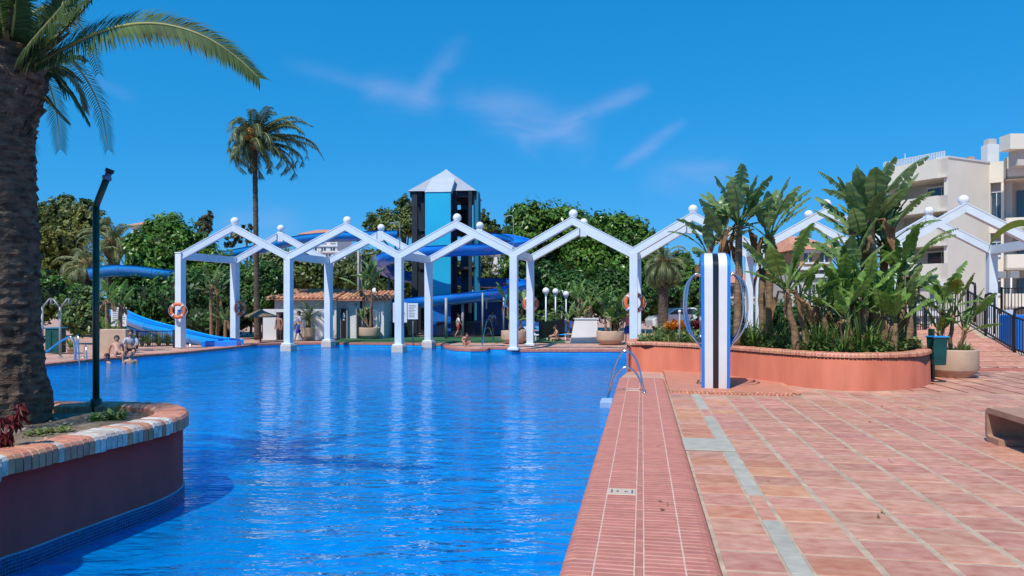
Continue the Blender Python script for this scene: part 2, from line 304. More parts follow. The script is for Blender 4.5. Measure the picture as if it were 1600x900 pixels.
# water: clear surface over a blue mosaic floor
def water_mat():
    m, n, l, bs = newmat('pool_water'); n.remove(bs); out = n['Material Output']
    t = n.new('ShaderNodeTexCoord')
    def nz(scale, sc_, det, rot=0.0, dist=0.0):
        mp_ = n.new('ShaderNodeMapping'); mp_.inputs['Scale'].default_value = sc_; mp_.inputs['Rotation'].default_value = (0, 0, rot); l.new(t.outputs['Object'], mp_.inputs[0])
        k = n.new('ShaderNodeTexNoise'); k.inputs['Scale'].default_value = scale; k.inputs['Detail'].default_value = det; k.inputs['Distortion'].default_value = dist; l.new(mp_.outputs[0], k.inputs['Vector']); return k.outputs[0]
    a = nz(1.5, (.50, 1.35, 1), 3, .10, .5); b = nz(4.2, (.50, 1.3, 1), 3, -.12, .7); c = nz(11, (.6, 1.2, 1), 2, .05, .4)
    s1 = n.new('ShaderNodeMath'); s1.operation = 'MULTIPLY_ADD'; l.new(b, s1.inputs[0]); s1.inputs[1].default_value = .42; l.new(a, s1.inputs[2])
    s2 = n.new('ShaderNodeMath'); s2.operation = 'MULTIPLY_ADD'; l.new(c, s2.inputs[0]); s2.inputs[1].default_value = .13; l.new(s1.outputs[0], s2.inputs[2])
    bp = n.new('ShaderNodeBump'); bp.inputs['Strength'].default_value = 1.0; bp.inputs['Distance'].default_value = .12; l.new(s2.outputs[0], bp.inputs['Height'])
    gl = n.new('ShaderNodeBsdfGlossy'); gl.inputs['Roughness'].default_value = .03; gl.inputs['Color'].default_value = (.72, .88, 1, 1); l.new(bp.outputs[0], gl.inputs['Normal'])
    rf = n.new('ShaderNodeBsdfRefraction'); rf.inputs['IOR'].default_value = 1.33; rf.inputs['Roughness'].default_value = 0.0; rf.inputs['Color'].default_value = (.80, .97, 1, 1); l.new(bp.outputs[0], rf.inputs['Normal'])
    tp = n.new('ShaderNodeBsdfTransparent'); tp.inputs[0].default_value = (.86, .98, 1, 1)
    # caustic light net painted into the transparent colour: bright lines, dimmer cells
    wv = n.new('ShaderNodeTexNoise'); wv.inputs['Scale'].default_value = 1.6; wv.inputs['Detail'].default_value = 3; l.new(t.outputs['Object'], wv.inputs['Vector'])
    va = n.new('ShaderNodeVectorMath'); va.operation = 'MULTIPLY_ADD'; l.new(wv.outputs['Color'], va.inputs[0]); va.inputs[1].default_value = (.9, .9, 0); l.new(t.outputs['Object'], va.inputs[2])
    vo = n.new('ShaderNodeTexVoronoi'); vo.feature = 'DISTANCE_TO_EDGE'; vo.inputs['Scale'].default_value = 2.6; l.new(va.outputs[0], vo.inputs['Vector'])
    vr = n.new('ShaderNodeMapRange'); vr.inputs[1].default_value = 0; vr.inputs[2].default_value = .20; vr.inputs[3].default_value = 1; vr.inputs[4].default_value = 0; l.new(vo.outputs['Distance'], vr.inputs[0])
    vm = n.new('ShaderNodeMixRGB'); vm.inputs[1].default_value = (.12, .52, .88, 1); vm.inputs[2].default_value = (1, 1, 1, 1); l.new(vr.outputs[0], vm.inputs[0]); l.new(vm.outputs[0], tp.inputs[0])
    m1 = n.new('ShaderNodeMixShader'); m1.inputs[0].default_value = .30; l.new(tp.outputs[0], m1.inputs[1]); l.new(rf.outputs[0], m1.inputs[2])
    df = n.new('ShaderNodeBsdfDiffuse'); df.inputs[0].default_value = (.0, .37, .99, 1); l.new(bp.outputs[0], df.inputs['Normal'])   # light scattered back by the water itself
    m0 = n.new('ShaderNodeMixShader'); m0.inputs[0].default_value = .36; l.new(m1.outputs[0], m0.inputs[1]); l.new(df.outputs[0], m0.inputs[2])
    fr = n.new('ShaderNodeFresnel'); fr.inputs[0].default_value = 1.24; l.new(bp.outputs[0], fr.inputs['Normal'])
    m2 = n.new('ShaderNodeMixShader'); l.new(fr.outputs[0], m2.inputs[0]); l.new(m0.outputs[0], m2.inputs[1]); l.new(gl.outputs[0], m2.inputs[2])
    l.new(m2.outputs[0], out.inputs[0]); return m
def mosaic_mat():
    m, n, l, bs = newmat('blue_pool_mosaic'); t = n.new('ShaderNodeTexCoord'); bs.inputs['Roughness'].default_value = .3
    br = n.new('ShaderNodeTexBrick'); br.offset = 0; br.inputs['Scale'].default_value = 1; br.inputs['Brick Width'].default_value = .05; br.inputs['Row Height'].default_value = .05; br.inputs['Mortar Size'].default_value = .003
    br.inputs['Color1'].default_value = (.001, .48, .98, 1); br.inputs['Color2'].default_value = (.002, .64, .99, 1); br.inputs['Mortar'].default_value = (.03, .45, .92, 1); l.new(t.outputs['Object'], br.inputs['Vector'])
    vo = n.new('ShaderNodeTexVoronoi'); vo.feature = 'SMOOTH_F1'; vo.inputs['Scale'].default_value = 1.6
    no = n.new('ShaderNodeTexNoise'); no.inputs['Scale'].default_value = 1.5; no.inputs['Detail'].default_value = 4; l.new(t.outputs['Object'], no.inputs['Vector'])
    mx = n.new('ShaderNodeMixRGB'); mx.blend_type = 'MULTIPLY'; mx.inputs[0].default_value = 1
    rp = n.new('ShaderNodeMapRange'); rp.inputs[1].default_value = .35; rp.inputs[2].default_value = .68; rp.inputs[3].default_value = .78; rp.inputs[4].default_value = 1.15; l.new(no.outputs[0], rp.inputs[0])  # soft mottling over the mosaic stands in for caustic light, painted into its colour
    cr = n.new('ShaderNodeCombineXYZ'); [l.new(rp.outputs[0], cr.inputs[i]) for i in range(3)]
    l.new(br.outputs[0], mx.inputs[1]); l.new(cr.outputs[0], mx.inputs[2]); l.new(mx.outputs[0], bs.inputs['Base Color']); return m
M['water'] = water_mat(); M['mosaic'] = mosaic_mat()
M['bandtile'] = mat('blue_waterline_tile', (.008, .035, .16), .25, .3, 6, isl=.7, spec=.6)
M['bandgrout'] = mat('pale_grout', (.30, .42, .60), .8, .1, 6)
def paving_mat():
    m, n, l, bs = newmat('tiled_paving'); t = n.new('ShaderNodeTexCoord'); bs.inputs['Roughness'].default_value = .7
    mp_ = n.new('ShaderNodeMapping'); mp_.inputs['Rotation'].default_value = (0, 0, -DECK_ROT); l.new(t.outputs['Object'], mp_.inputs[0])
    br = n.new('ShaderNodeTexBrick'); br.offset = 0; br.inputs['Scale'].default_value = 1; br.inputs['Brick Width'].default_value = .55; br.inputs['Row Height'].default_value = .4625; br.inputs['Mortar Size'].default_value = .02
    br.inputs['Color1'].default_value = (.50, .24, .17, 1); br.inputs['Color2'].default_value = (.57, .33, .25, 1); br.inputs['Mortar'].default_value = (.56, .43, .34, 1); l.new(mp_.outputs[0], br.inputs['Vector'])
    no = n.new('ShaderNodeTexNoise'); no.inputs['Scale'].default_value = .8; no.inputs['Detail'].default_value = 8; l.new(t.outputs['Object'], no.inputs['Vector'])
    mx = n.new('ShaderNodeMixRGB'); rp = n.new('ShaderNodeMapRange'); rp.inputs[1].default_value = .45; rp.inputs[2].default_value = .75; rp.inputs[4].default_value = .45; l.new(no.outputs[0], rp.inputs[0]); l.new(rp.outputs[0], mx.inputs[0])
    l.new(br.outputs[0], mx.inputs[1]); mx.inputs[2].default_value = (.36, .22, .17, 1); l.new(mx.outputs[0], bs.inputs['Base Color']); return m
M['paving'] = paving_mat()
# ================================================================== ground, pool
WZ = -.19
def xy(px, py): g = G(px, py); return (g.x, g.y)
EV = -.487 * 1.25                                    # pool edge of the coping, in deck units
pool = [D(EV, -6)[:2], D(EV, 18.8)[:2], xy(972, 586), xy(980, 579.5), (4.3, 24.5), (5.6, 30), (5.9, 33),
        xy(803, 546), xy(797, 545), xy(790, 542.3), xy(764, 542.3), xy(760, 544.8), xy(735, 545.3), xy(712, 544.3), xy(697, 541.5), xy(690, 537),
        xy(640, 535.8), xy(560, 535.3), xy(500, 535), xy(440, 535.5), xy(400, 537), xy(372, 540.5), xy(345, 543.5), xy(325, 545.5), xy(285, 549.5),
        xy(262, 551.3), xy(230, 553.3), xy(200, 556.3), xy(170, 559), xy(140, 561), xy(110, 564), xy(80, 567), xy(60, 569.3), xy(-40, 578), (-18, 18), (-19, -6)]
outer = [(-600, -60), (600, -60), (600, 900), (-600, 900)]
def ground():
    b = MB(); loops = [[Vector((*p, 0)) for p in outer], [Vector((*p, 0)) for p in pool]]
    pts = outer + pool
    # a tessellated sheet with the pool cut out of it
    for t in geometry.tessellate_polygon(loops):
        q = [pts[i] for i in t]; ar = (q[1][0] - q[0][0]) * (q[2][1] - q[0][1]) - (q[2][0] - q[0][0]) * (q[1][1] - q[0][1])
        if ar < 0: q.reverse()
        b.add([(*p, -.045) for p in q], [(0, 1, 2)], 0)
    prop(b.build('ground', M['paving']), kind='structure')
    n = len(pool); w = MB()
    for i in range(n):
        p, q = pool[i], pool[(i + 1) % n]; w.add([(*p, -.045), (*q, -.045), (*q, -2.0), (*p, -2.0)], [(0, 1, 2, 3)], 0)
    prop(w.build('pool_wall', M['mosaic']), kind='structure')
    f = MB().add([(*p, -.95) for p in pool], [tuple(reversed(t)) if False else t for t in geometry.tessellate_polygon([[Vector((*p, 0)) for p in pool]])], 0)
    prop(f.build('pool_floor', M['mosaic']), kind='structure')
    wt = MB().add([(-22, -7, WZ), (10, -7, WZ), (10, 42, WZ), (-22, 42, WZ)], [(0, 1, 2, 3)], 0)
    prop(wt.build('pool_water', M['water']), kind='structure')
ground()
# edging of the far and left pool sides: brick nosing laid along the edge
def nosing(i0, i1, name, label):
    t = thing(name, label, 'pool edging')
    b = MB()
    for i in range(i0, i1):
        p, q = Vector(pool[i]), Vector(pool[i + 1]); d = (q - p); L = d.length; d.normalize(); nrm = Vector((-d.y, d.x)) * -1
        n = max(1, int(L / .25))
        for k in range(n):
            a = p + d * (L * (k + .04) / n); c = p + d * (L * (k + .96) / n)
            a3, c3 = a - nrm * .03, c - nrm * .03; a4, c4 = a + nrm * .33, c + nrm * .33
            b.add([(*a3, -.11), (*c3, -.11), (*c3, -.012), (*a3, -.012), (*a4, .0), (*c4, .0), (*a4, -.1), (*c4, -.1)], [(0, 1, 2, 3), (3, 2, 5, 4), (0, 3, 4, 6), (1, 7, 5, 2)], 0)
    b.build('edge_brick', M['clinker_s'], t, kind='stuff')
    g = MB()
    for i in range(i0, i1):
        p, q = Vector(pool[i]), Vector(pool[i + 1]); d = (q - p).normalized(); nrm = Vector((d.y, -d.x))
        g.add([(*(p - nrm * .02), -.1), (*(q - nrm * .02), -.1), (*(q - nrm * .02), -.03), (*(p - nrm * .02), -.03), (*(p + nrm * .33), -.012), (*(q + nrm * .33), -.012)], [(0, 1, 2, 3), (3, 2, 5, 4)], 0)
    g.build('mortar_bed', M['grout2'], t)
nosing(6, 15, 'pool_edging', 'reddish brick pool edging along the far side right of the striding child')
nosing(15, 24, 'pool_edging', 'reddish brick pool edging on the far side before the white house')
nosing(24, 33, 'pool_edging', 'reddish brick pool edging on the left where the bathers sit')
# near coping: rows of narrow clinker bricks, two flat courses, a thin strip and rounded outer courses
S = 1.25
CZ = .035
def brick_mesh(name, w, l, prof=None, m='clinker'):
    """w across (v), l along (u); prof gives (v, z) points of a rounded top"""
    b = MB(); prof = prof or [(-w / 2, -.02), (-w / 2, -.004), (-w / 2 + .004, 0), (w / 2 - .004, 0), (w / 2, -.004), (w / 2, -.02)]
    n = len(prof); c = .004
    vs = [(v, -l / 2, z - (.005 if 0 < i < n - 1 else 0)) for i, (v, z) in enumerate(prof)] + [(v, -l / 2 + c, z) for v, z in prof] + [(v, l / 2 - c, z) for v, z in prof] + [(v, l / 2, z - (.005 if 0 < i < n - 1 else 0)) for i, (v, z) in enumerate(prof)]
    fs = [(k * n + i, k * n + i + 1, (k + 1) * n + i + 1, (k + 1) * n + i) for k in range(3) for i in range(n - 1)]
    fs += [tuple(range(n - 1, -1, -1)), tuple(3 * n + i for i in range(n))]
    fs = [tuple(reversed(f)) for f in fs]
    b.add(vs, fs, 0, False); return b
def vb(a, b): return (a * S, b * S)
cols = []   # (centre v, builder, row pitch, rows per)
PIT = .0875
c0, c1 = vb(-.487, -.292); w0 = c1 - c0
p0 = [(-w0 / 2 - .0, -.16), (-w0 / 2 - .0, -.06), (-w0 / 2 + .012, -.028), (-w0 / 2 + .04, -.010), (-w0 / 2 + .085, 0), (w0 / 2, 0), (w0 / 2, -.02)]
cols.append(((c0 + c1) / 2, brick_mesh('b', w0, PIT * .83, p0)))
c0, c1 = vb(-.281, -.050); cols.append(((c0 + c1) / 2, brick_mesh('b', c1 - c0, PIT * .82)))
c0, c1 = vb(.015, .250); cols.append(((c0 + c1) / 2, brick_mesh('b', c1 - c0, PIT * .82)))
c0, c1 = vb(.261, .474); w3 = c1 - c0
p3 = [(-w3 / 2, -.02), (-w3 / 2, 0), (w3 / 2 - .10, 0), (w3 / 2 - .05, -.008), (w3 / 2 - .018, -.028), (w3 / 2, -.06), (w3 / 2, -.09)]
cols.append(((c0 + c1) / 2, brick_mesh('b', w3, PIT * .82, p3)))
coping = thing('coping', 'four-course brick coping running along the near right edge of the pool', 'coping', D(0, 5))
U0 = 5.15
meshes = [c[1].mesh('coping_brick', M['clinker']) for c in cols]
sc_me = brick_mesh('b', .055 * S * .86, .30, None).mesh('strip_brick', M['clinker'])
far = MB(); U1 = 20.2
rows = int((U1 - U0) / PIT)
for r in range(-100, rows):
    u = U0 + r * PIT
    for ci, (v, mb) in enumerate(cols):
        if ci == 1 and 7.70 < u < 7.99: continue
        if ci == 1 and 17.05 < u < 17.6: continue
        p = D(v, u, CZ + rnd.uniform(-.0015, .0015))
        if 0 <= r < 73:
            o = link('brick', meshes[ci], coping); o.location = p; o.rotation_euler = (rnd.gauss(0, .004), rnd.gauss(0, .004), DECK_ROT + rnd.gauss(0, .002)); o.matrix_parent_inverse = MW[coping.name].inverted()
        else:
            far.add(mb.v, mb.f, 0, False, Matrix.Translation(p) @ Matrix.Rotation(DECK_ROT, 4, 'Z'))
for r in range(-20, 60):
    u = U0 + r * .315; o = None
    if r < 22 and r >= -1:
        o = link('strip_brick', sc_me, coping); o.location = D(-.0175 * S, u, CZ); o.rotation_euler = (0, 0, DECK_ROT); o.matrix_parent_inverse = MW[coping.name].inverted()
    elif u < U1: far.add([v.co for v in sc_me.vertices], [tuple(p.vertices) for p in sc_me.polygons], 0, False, Matrix.Translation(D(-.0175 * S, u, CZ)) @ Matrix.Rotation(DECK_ROT, 4, 'Z'))
far.build('far_bricks', M['clinker_s'], coping, kind='stuff')
bed = MB(); L = .472 * S
prb = [(EV + .004, -1.2), (EV + .004, CZ - .07), (EV + .03, CZ - .020), (EV + .08, CZ - .005), (L - .10, CZ - .005), (L - .03, CZ - .03), (L - .004, CZ - .07), (L - .004, -.06)]
vs = []
for u in (-3, U1): vs += [D(v, u, z) for v, z in prb]
n = len(prb); bed.add(vs, [(i, i + 1, n + i + 1, n + i) for i in range(n - 1)] + [tuple(n + i for i in range(n))], 0)
bed.build('mortar_bed', M['grout2'], coping)
def depth_tile(u, dark):
    t = thing('depth_tile', 'cream ceramic depth marker set in the coping, ' + ('near one with dark bars' if dark else 'far pale one by the ladder'), 'marker tile', D(-.165 * S, u, CZ), None, DECK_ROT)
    w = .225 * S; MB().box((0, 0, -.008), (w, .24, .022), 0, ch=.004).build('tile', M['limecream'], t, world=False)
    k = MB()
    for s in (-1, 1): k.box((s * .105, 0, .0045), (.014, .13, .002))
    if dark:      # worn figures between the bars
        for x, y, a, c in [(-.045, .02, .022, .006), (-.045, -.02, .022, .006), (-.036, 0, .005, .04), (-.052, 0, .02, .006), (0, -.028, .006, .006), (.03, 0, .006, .05), (.048, .02, .02, .006), (.048, -.02, .02, .006), (.056, 0, .005, .04), (.04, 0, .005, .04)]:
            k.box((x, y, .0045), (a, c, .002))
    k.build('marks', M['ink'] if dark else M['inkfaded'], t, world=False)
M['limecream'] = mat('cream_ceramic', (.66, .48, .32), .35, .08, 8, coat=.3)
M['ink'] = mat('dark_glaze', (.05, .05, .06), .4, .3, 30); M['inkfaded'] = mat('faded_glaze', (.45, .38, .32), .5, .2, 30)
depth_tile(7.845, True); depth_tile(17.32, False)
# ---- terracotta deck tiles, channel covers
PL = catmull([Vector(p) for p in [xy(981, 578.0), xy(1010, 578.6), xy(1051, 581.3), xy(1094, 585), xy(1141, 590), xy(1222, 601), xy(1290, 608.5), xy(1345, 611), xy(1400, 609.5), xy(1440, 605), xy(1455, 596)]] + [Vector((11.35, 20.4)), Vector((10.3, 23.5)), Vector((8.4, 26.0)), Vector((5.6, 26.2)), Vector((4.05, 24.6))], 10)
def inside(p, poly):
    c = False; n = len(poly)
    for i in range(n):
        a, b = poly[i], poly[(i + 1) % n]
        if (a[1] > p[1]) != (b[1] > p[1]) and p[0] < (b[0] - a[0]) * (p[1] - a[1]) / (b[1] - a[1]) + a[0]: c = not c
    return c
pad = [D(.49 * S, 13.78 * S), D(2.60 * S, 13.66 * S), D(2.68 * S, 13.75 * S), D(2.68 * S, 16.6 * S), D(2.2 * S, 17.6 * S), D(.5 * S, 18.6 * S)]
def slab(w, l, h=.016):
    return MB().box((0, 0, -h / 2), (w, l, h), 0, ch=.005)
TU, TP = 5.7725, .4625
vedges = [(.488 * S, .862 * S), (1.013 * S, 1.408 * S)]
e = 1.425 * S
for k in range(34): vedges.append((e + .02, e + .55 - .02)); e += .55
cands = []
for k in range(-9, 66):
    for ci, (a, b) in enumerate(vedges):
        u = TU + (k + .5) * TP; v = (a + b) / 2
        if ci == 0 and 10.39 < u < 11.33: continue
        p = D(v, u)
        if inside(p, PL) or inside(p, [q.to_2d() for q in pad]): continue
        if p.y < .5 or p.x > p.y * .78 + 1.5: continue
        vis = p.y > 4.6
        cands.append(((p.y if vis else 99), u, v, b - a, ci))
cands.sort()
deck = thing('tile_deck', 'terracotta tiled terrace to the right of the pool coping', 'terrace', D(2, 6))
tm = {}
base_mb = {}
rest = MB(); nvis = 0
for (dist, u, v, w, ci) in cands:
    w -= .022; l = TP - .036; z = rnd.uniform(-.003, .002)
    org = (ci == 0 or (ci == 1 and rnd.random() < .55)) and rnd.random() < .65
    rz = DECK_ROT + rnd.gauss(0, .004)
    if nvis < 296:
        key = (round(w, 3), org)
        if key not in tm: tm[key] = slab(w, l).mesh('tile', M['orange_tile'] if org else M['terra'])
        o = link('tile', tm[key], deck); o.location = D(v + rnd.gauss(0, .003), u + rnd.gauss(0, .003), z); o.matrix_parent_inverse = MW[deck.name].inverted(); o.rotation_euler = (rnd.gauss(0, .003), rnd.gauss(0, .003), rz); nvis += 1
    else: rest.box(D(v, u, z - .008), (w, l, .016), 0, rz)
M['terra_s'] = mat('terracotta_tile_far', (.54, .235, .16), .65, .16, 3, isl=.3, c2=(.60, .34, .25), stain=.25)
rest.build('far_tiles', M['terra_s'], deck, kind='stuff')
gb = MB(); q = [D(.472 * S, -3), D(22, -3), D(22, 36), D(.5, 36)]
gpoly = [D(.472 * S, -3), D(20, -3), D(24, 26), D(13.5, 26.5), D(10.5, 18), D(.472 * S, 19)]
MB().prism([p.to_2d() for p in gpoly], -.05, -.005).build('mortar_bed', M['grout'], deck)
ch = thing('drain_channel', 'pale grey channel cover strip let into the terracotta terrace', 'drain', D(1.17, 7))
def chan(u0, u1):
    n = max(1, round((u1 - u0) / .46))
    for i in range(n):
        a = u0 + (u1 - u0) * i / n; b = u0 + (u1 - u0) * (i + 1) / n
        o = MB().box((0, 0, -.006), (.137 * S - .012, b - a - .006, .016), 0, ch=.003).build('cover', M['grate'], ch, world=False)
        o.matrix_parent_inverse = MW[ch.name].inverted(); o.location = D(.937 * S, (a + b) / 2, .001); o.rotation_euler = (0, 0, DECK_ROT)
def gaptile(u0):
    for i in range(2):
        o = MB().box((0, 0, -.006), (.125 * S - .02, TP - .03, .016), 0, ch=.004).build('tile', M['terra'], ch, world=False)
        o.matrix_parent_inverse = MW[ch.name].inverted(); o.location = D(.937 * S, u0 + TP * (i + .5), 0); o.rotation_euler = (0, 0, DECK_ROT)
T = lambda k: TU + k * TP
chan(T(-4), T(3)); gaptile(T(3)); chan(T(5), T(10)); chan(T(12), T(17)); gaptile(T(17)); chan(T(19), T(24.6))
cp = MB().box((0, 0, .006), (.545 * S, TP * 2 - .03, .02), 0, ch=.006).build('access_cover', M['grate'], None)
cp.location = D(.738 * S, T(11), 0); cp.rotation_euler = (0, 0, DECK_ROT); prop(cp, 'flat grey rectangular access cover between the coping and the terrace tiles', 'manhole cover')
# ---- raised pad under the shower pillar
pd = thing('shower_pad', 'low coral pad with a brick border under the striped pillar', 'platform', D(1.9, 18))
MB().prism([p.to_2d() for p in pad], -.04, .05).build('slab', M['padtop'], pd)
bm_ = MB().box((0, 0, 0), (.062, .13, .05), 0, ch=.01).mesh('brick', M['rimbrick'])
def padrow(a, b, off, z):
    d = (b - a); n = int(d.length / .085)
    for i in range(n):
        o = link('brick', bm_, pd, False); o.matrix_parent_inverse = MW[pd.name].inverted(); p = a + d * ((i + .5) / n); o.location = (p.x, p.y, z)
        o.rotation_euler = (rnd.gauss(0, .01), 0, math.atan2(d.y, d.x) + rnd.gauss(0, .01))
padrow(pad[0] + D(0, -.0), pad[1], 0, .032); padrow(pad[0] + D(0, -.14), pad[1] + D(.05, -.14), 0, .012)
padrow(D(2.72 * S, 13.72 * S), D(2.72 * S, 16.4 * S), 0, .028)
# ================================================================== red planter (right)
def ring_offset(pts, o):
    n = len(pts); out = []
    for i in range(n):
        t = (pts[(i + 1) % n] - pts[i - 1]).normalized(); out.append(pts[i] + Vector((t.y, -t.x)) * o)
    return out
def planter_shell(b, pts, z0, z1, thick, mi=0):
    inn = ring_offset(pts, -thick); n = len(pts); vs = [(*p, z0) for p in pts] + [(*p, z1) for p in pts] + [(*p, z1) for p in inn] + [(*p, z1 - .35) for p in inn]; fs = []
    for i in range(n):
        j = (i + 1) % n
        for k in range(3): fs.append((k * n + i, k * n + j, (k + 1) * n + j, (k + 1) * n + i))
    b.add(vs, fs, mi, True)
def area2(pts): return sum(pts[i].x * pts[(i + 1) % len(pts)].y - pts[(i + 1) % len(pts)].x * pts[i].y for i in range(len(pts)))
if area2(PL) < 0: PL.reverse()
PH = .875
rp_ = thing('red_planter', 'long red rendered planter with a brick rim on the terrace', 'planter', (8, 20, 0))
b = MB(); planter_shell(b, PL, -2.0, PH - .09, .30); b.build('wall', M['redwall'], rp_)
def soil_mesh(pts, z, amp, parent, label=None):
    cx = sum(p.x for p in pts) / len(pts); cy = sum(p.y for p in pts) / len(pts); vs = []; fs = []; n = len(pts); K = 10
    for k in range(K + 1):
        f = 1 - k / K
        for p in pts:
            x, y = cx + (p.x - cx) * f, cy + (p.y - cy) * f; vs.append((x, y, z + amp * (1 - f ** 3) * .6 + amp * mnoise.noise(Vector((x * 1.3, y * 1.3, 0)))))
    for k in range(K):
        for i in range(n): j = (i + 1) % n; fs.append((k * n + i, k * n + j, k * n + n + j, k * n + n + i))
    return MB().add(vs, fs, 0, True).build('soil', M['soil'], parent)
soil_mesh(ring_offset(PL, -.12), PH - .12, .08, rp_)
def rim_brick_mesh(w, depth, h, over, m):
    pr = [(-over, -h), (-over, -.045), (-over + .02, -.016), (-over + .06, 0), (depth - over - .05, 0), (depth - over, -.03), (depth - over, -h)]
    return brick_mesh('b', depth, w, [(a, z) for a, z in pr]).mesh('brick', m)
def rim(pts, z, wid, depth, h, over, parent, limefn, every=.88):
    per = [0]; n = len(pts)
    for i in range(n): per.append(per[-1] + (pts[(i + 1) % n] - pts[i]).length)
    N = min(298, int(per[-1] / wid)); me = [rim_brick_mesh(per[-1] / N * every, depth, h, over, M['rimbrick']), rim_brick_mesh(per[-1] / N * every, depth, h, over, M['limebrick'])]
    i = 0
    for k in range(N):
        s = per[-1] * (k + .5) / N
        while per[i + 1] < s: i += 1
        f = (s - per[i]) / (per[i + 1] - per[i]); a, c = pts[i % n], pts[(i + 1) % n]; p = a.lerp(c, f); d = (c - a)
        o = link('brick', me[1 if limefn(p, s) else 0], parent, False); o.matrix_parent_inverse = MW[parent.name].inverted()
        o.location = (p.x, p.y, z + rnd.gauss(0, .003)); o.rotation_euler = (0, rnd.gauss(0, .008), math.atan2(d.y, d.x) + math.pi / 2 + rnd.gauss(0, .008) - math.pi / 2)
        # brick local: x across wall (inward +), y along -> rotate so that local x points inward
        o.rotation_euler[2] = math.atan2(d.y, d.x) + math.pi / 2
    inn = ring_offset(pts, -(depth - over) + .02); out = ring_offset(pts, over - .015); g = MB()
    vs = [(*p, z - h + .004) for p in out] + [(*p, z - .024) for p in out] + [(*p, z - .010) for p in ring_offset(pts, over - .07)] + [(*p, z - .012) for p in inn] + [(*p, z - .3) for p in inn]; fs = []
    for i in range(n):
        j = (i + 1) % n
        for k in range(4): fs.append((k * n + i, k * n + j, (k + 1) * n + j, (k + 1) * n + i))
    g.add(vs, fs, 0, True); g.build('mortar', M['grout2'], parent)
rim(PL, PH, .078, .34, .11, .035, rp_, lambda p, s: False, .76)
# ================================================================== oxblood planter (left, standing in the water)
LZ = .80
lp = []
for px, py in [(-60, 735), (0, 712), (50, 701.5), (100, 690), (150, 679), (200, 668), (240, 659.5), (268, 652), (286, 645), (290, 638), (276, 631.5), (245, 628), (200, 627), (140, 626.5), (60, 627), (-20, 629)]:
    g = G(px, py, LZ); lp.append(Vector((g.x, g.y)))
lp += [Vector((-8.2, 8.6)), Vector((-8.4, 6)), Vector((-6.4, 4.2)), Vector((-4.9, 3.6))]
LPc = catmull(lp, 8)
if area2(LPc) < 0: LPc.reverse()
lpo = thing('oxblood_planter', 'dark oxblood planter with lime-stained brick rim standing in the pool', 'planter', (-5, 7, 0))
b = MB(); planter_shell(b, ring_offset(LPc, -.03), -1.6, LZ - .15, .26); b.build('wall', M['darkred'], lpo)
rim(LPc, LZ, .068, .36, .165, .03, lpo, lambda p, s: mnoise.noise(Vector((s * 1.9, 3.3, 0))) + rnd.uniform(-.18, .18) > (-.02 if p.y < 7.4 else .2) and p.y < 8.6)
soil_mesh(ring_offset(LPc, -.2), LZ - .12, .10, lpo)
def band(pts, z0, z1, rows, parent):
    n = len(pts); per = [0]
    for i in range(n): per.append(per[-1] + (pts[(i + 1) % n] - pts[i]).length)
    w = (z1 - z0) / rows; N = int(per[-1] / w); b = MB(); i = 0; P_ = []
    for k in range(N + 1):
        s = per[-1] * k / N
        while i < n - 1 and per[i + 1] < s: i += 1
        f = (s - per[i]) / (per[i + 1] - per[i]); P_.append(pts[i].lerp(pts[(i + 1) % n], f))
    for k in range(N):
        a, c = P_[k], P_[k + 1]; d = (c - a) * .08; a2, c2 = a + d, c - d
        if a.x < -6.8 and a.y < 8: continue
        for r in range(rows):
            za, zb = z0 + w * (r + .08), z0 + w * (r + .92); b.add([(*a2, za), (*c2, za), (*c2, zb), (*a2, zb)], [(0, 1, 2, 3)], 0)
    b.build('mosaic_band', M['bandtile'], parent, kind='stuff')
    g = MB(); g.add([(*p, z0) for p in P_] + [(*p, z1) for p in P_], [(k, k + 1, N + 2 + k, N + 1 + k) for k in range(N)], 0, True)
    return P_, g
bp_ = ring_offset(LPc, -.012); band(bp_, -.215, -.035, 6, lpo)
gg = ring_offset(LPc, -.018); n = len(gg)
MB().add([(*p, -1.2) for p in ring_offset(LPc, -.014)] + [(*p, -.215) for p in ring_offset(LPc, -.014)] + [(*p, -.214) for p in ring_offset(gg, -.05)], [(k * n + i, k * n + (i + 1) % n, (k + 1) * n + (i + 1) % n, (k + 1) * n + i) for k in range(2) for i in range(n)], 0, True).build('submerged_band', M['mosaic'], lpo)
MB().add([(*p, -.22) for p in gg] + [(*p, -.030) for p in gg] + [(*p, -.028) for p in ring_offset(gg, -.05)], [(k * n + i, k * n + (i + 1) % n, (k + 1) * n + (i + 1) % n, (k + 1) * n + i) for k in range(2) for i in range(n)], 0, True).build('band_grout', M['bandgrout'], lpo)
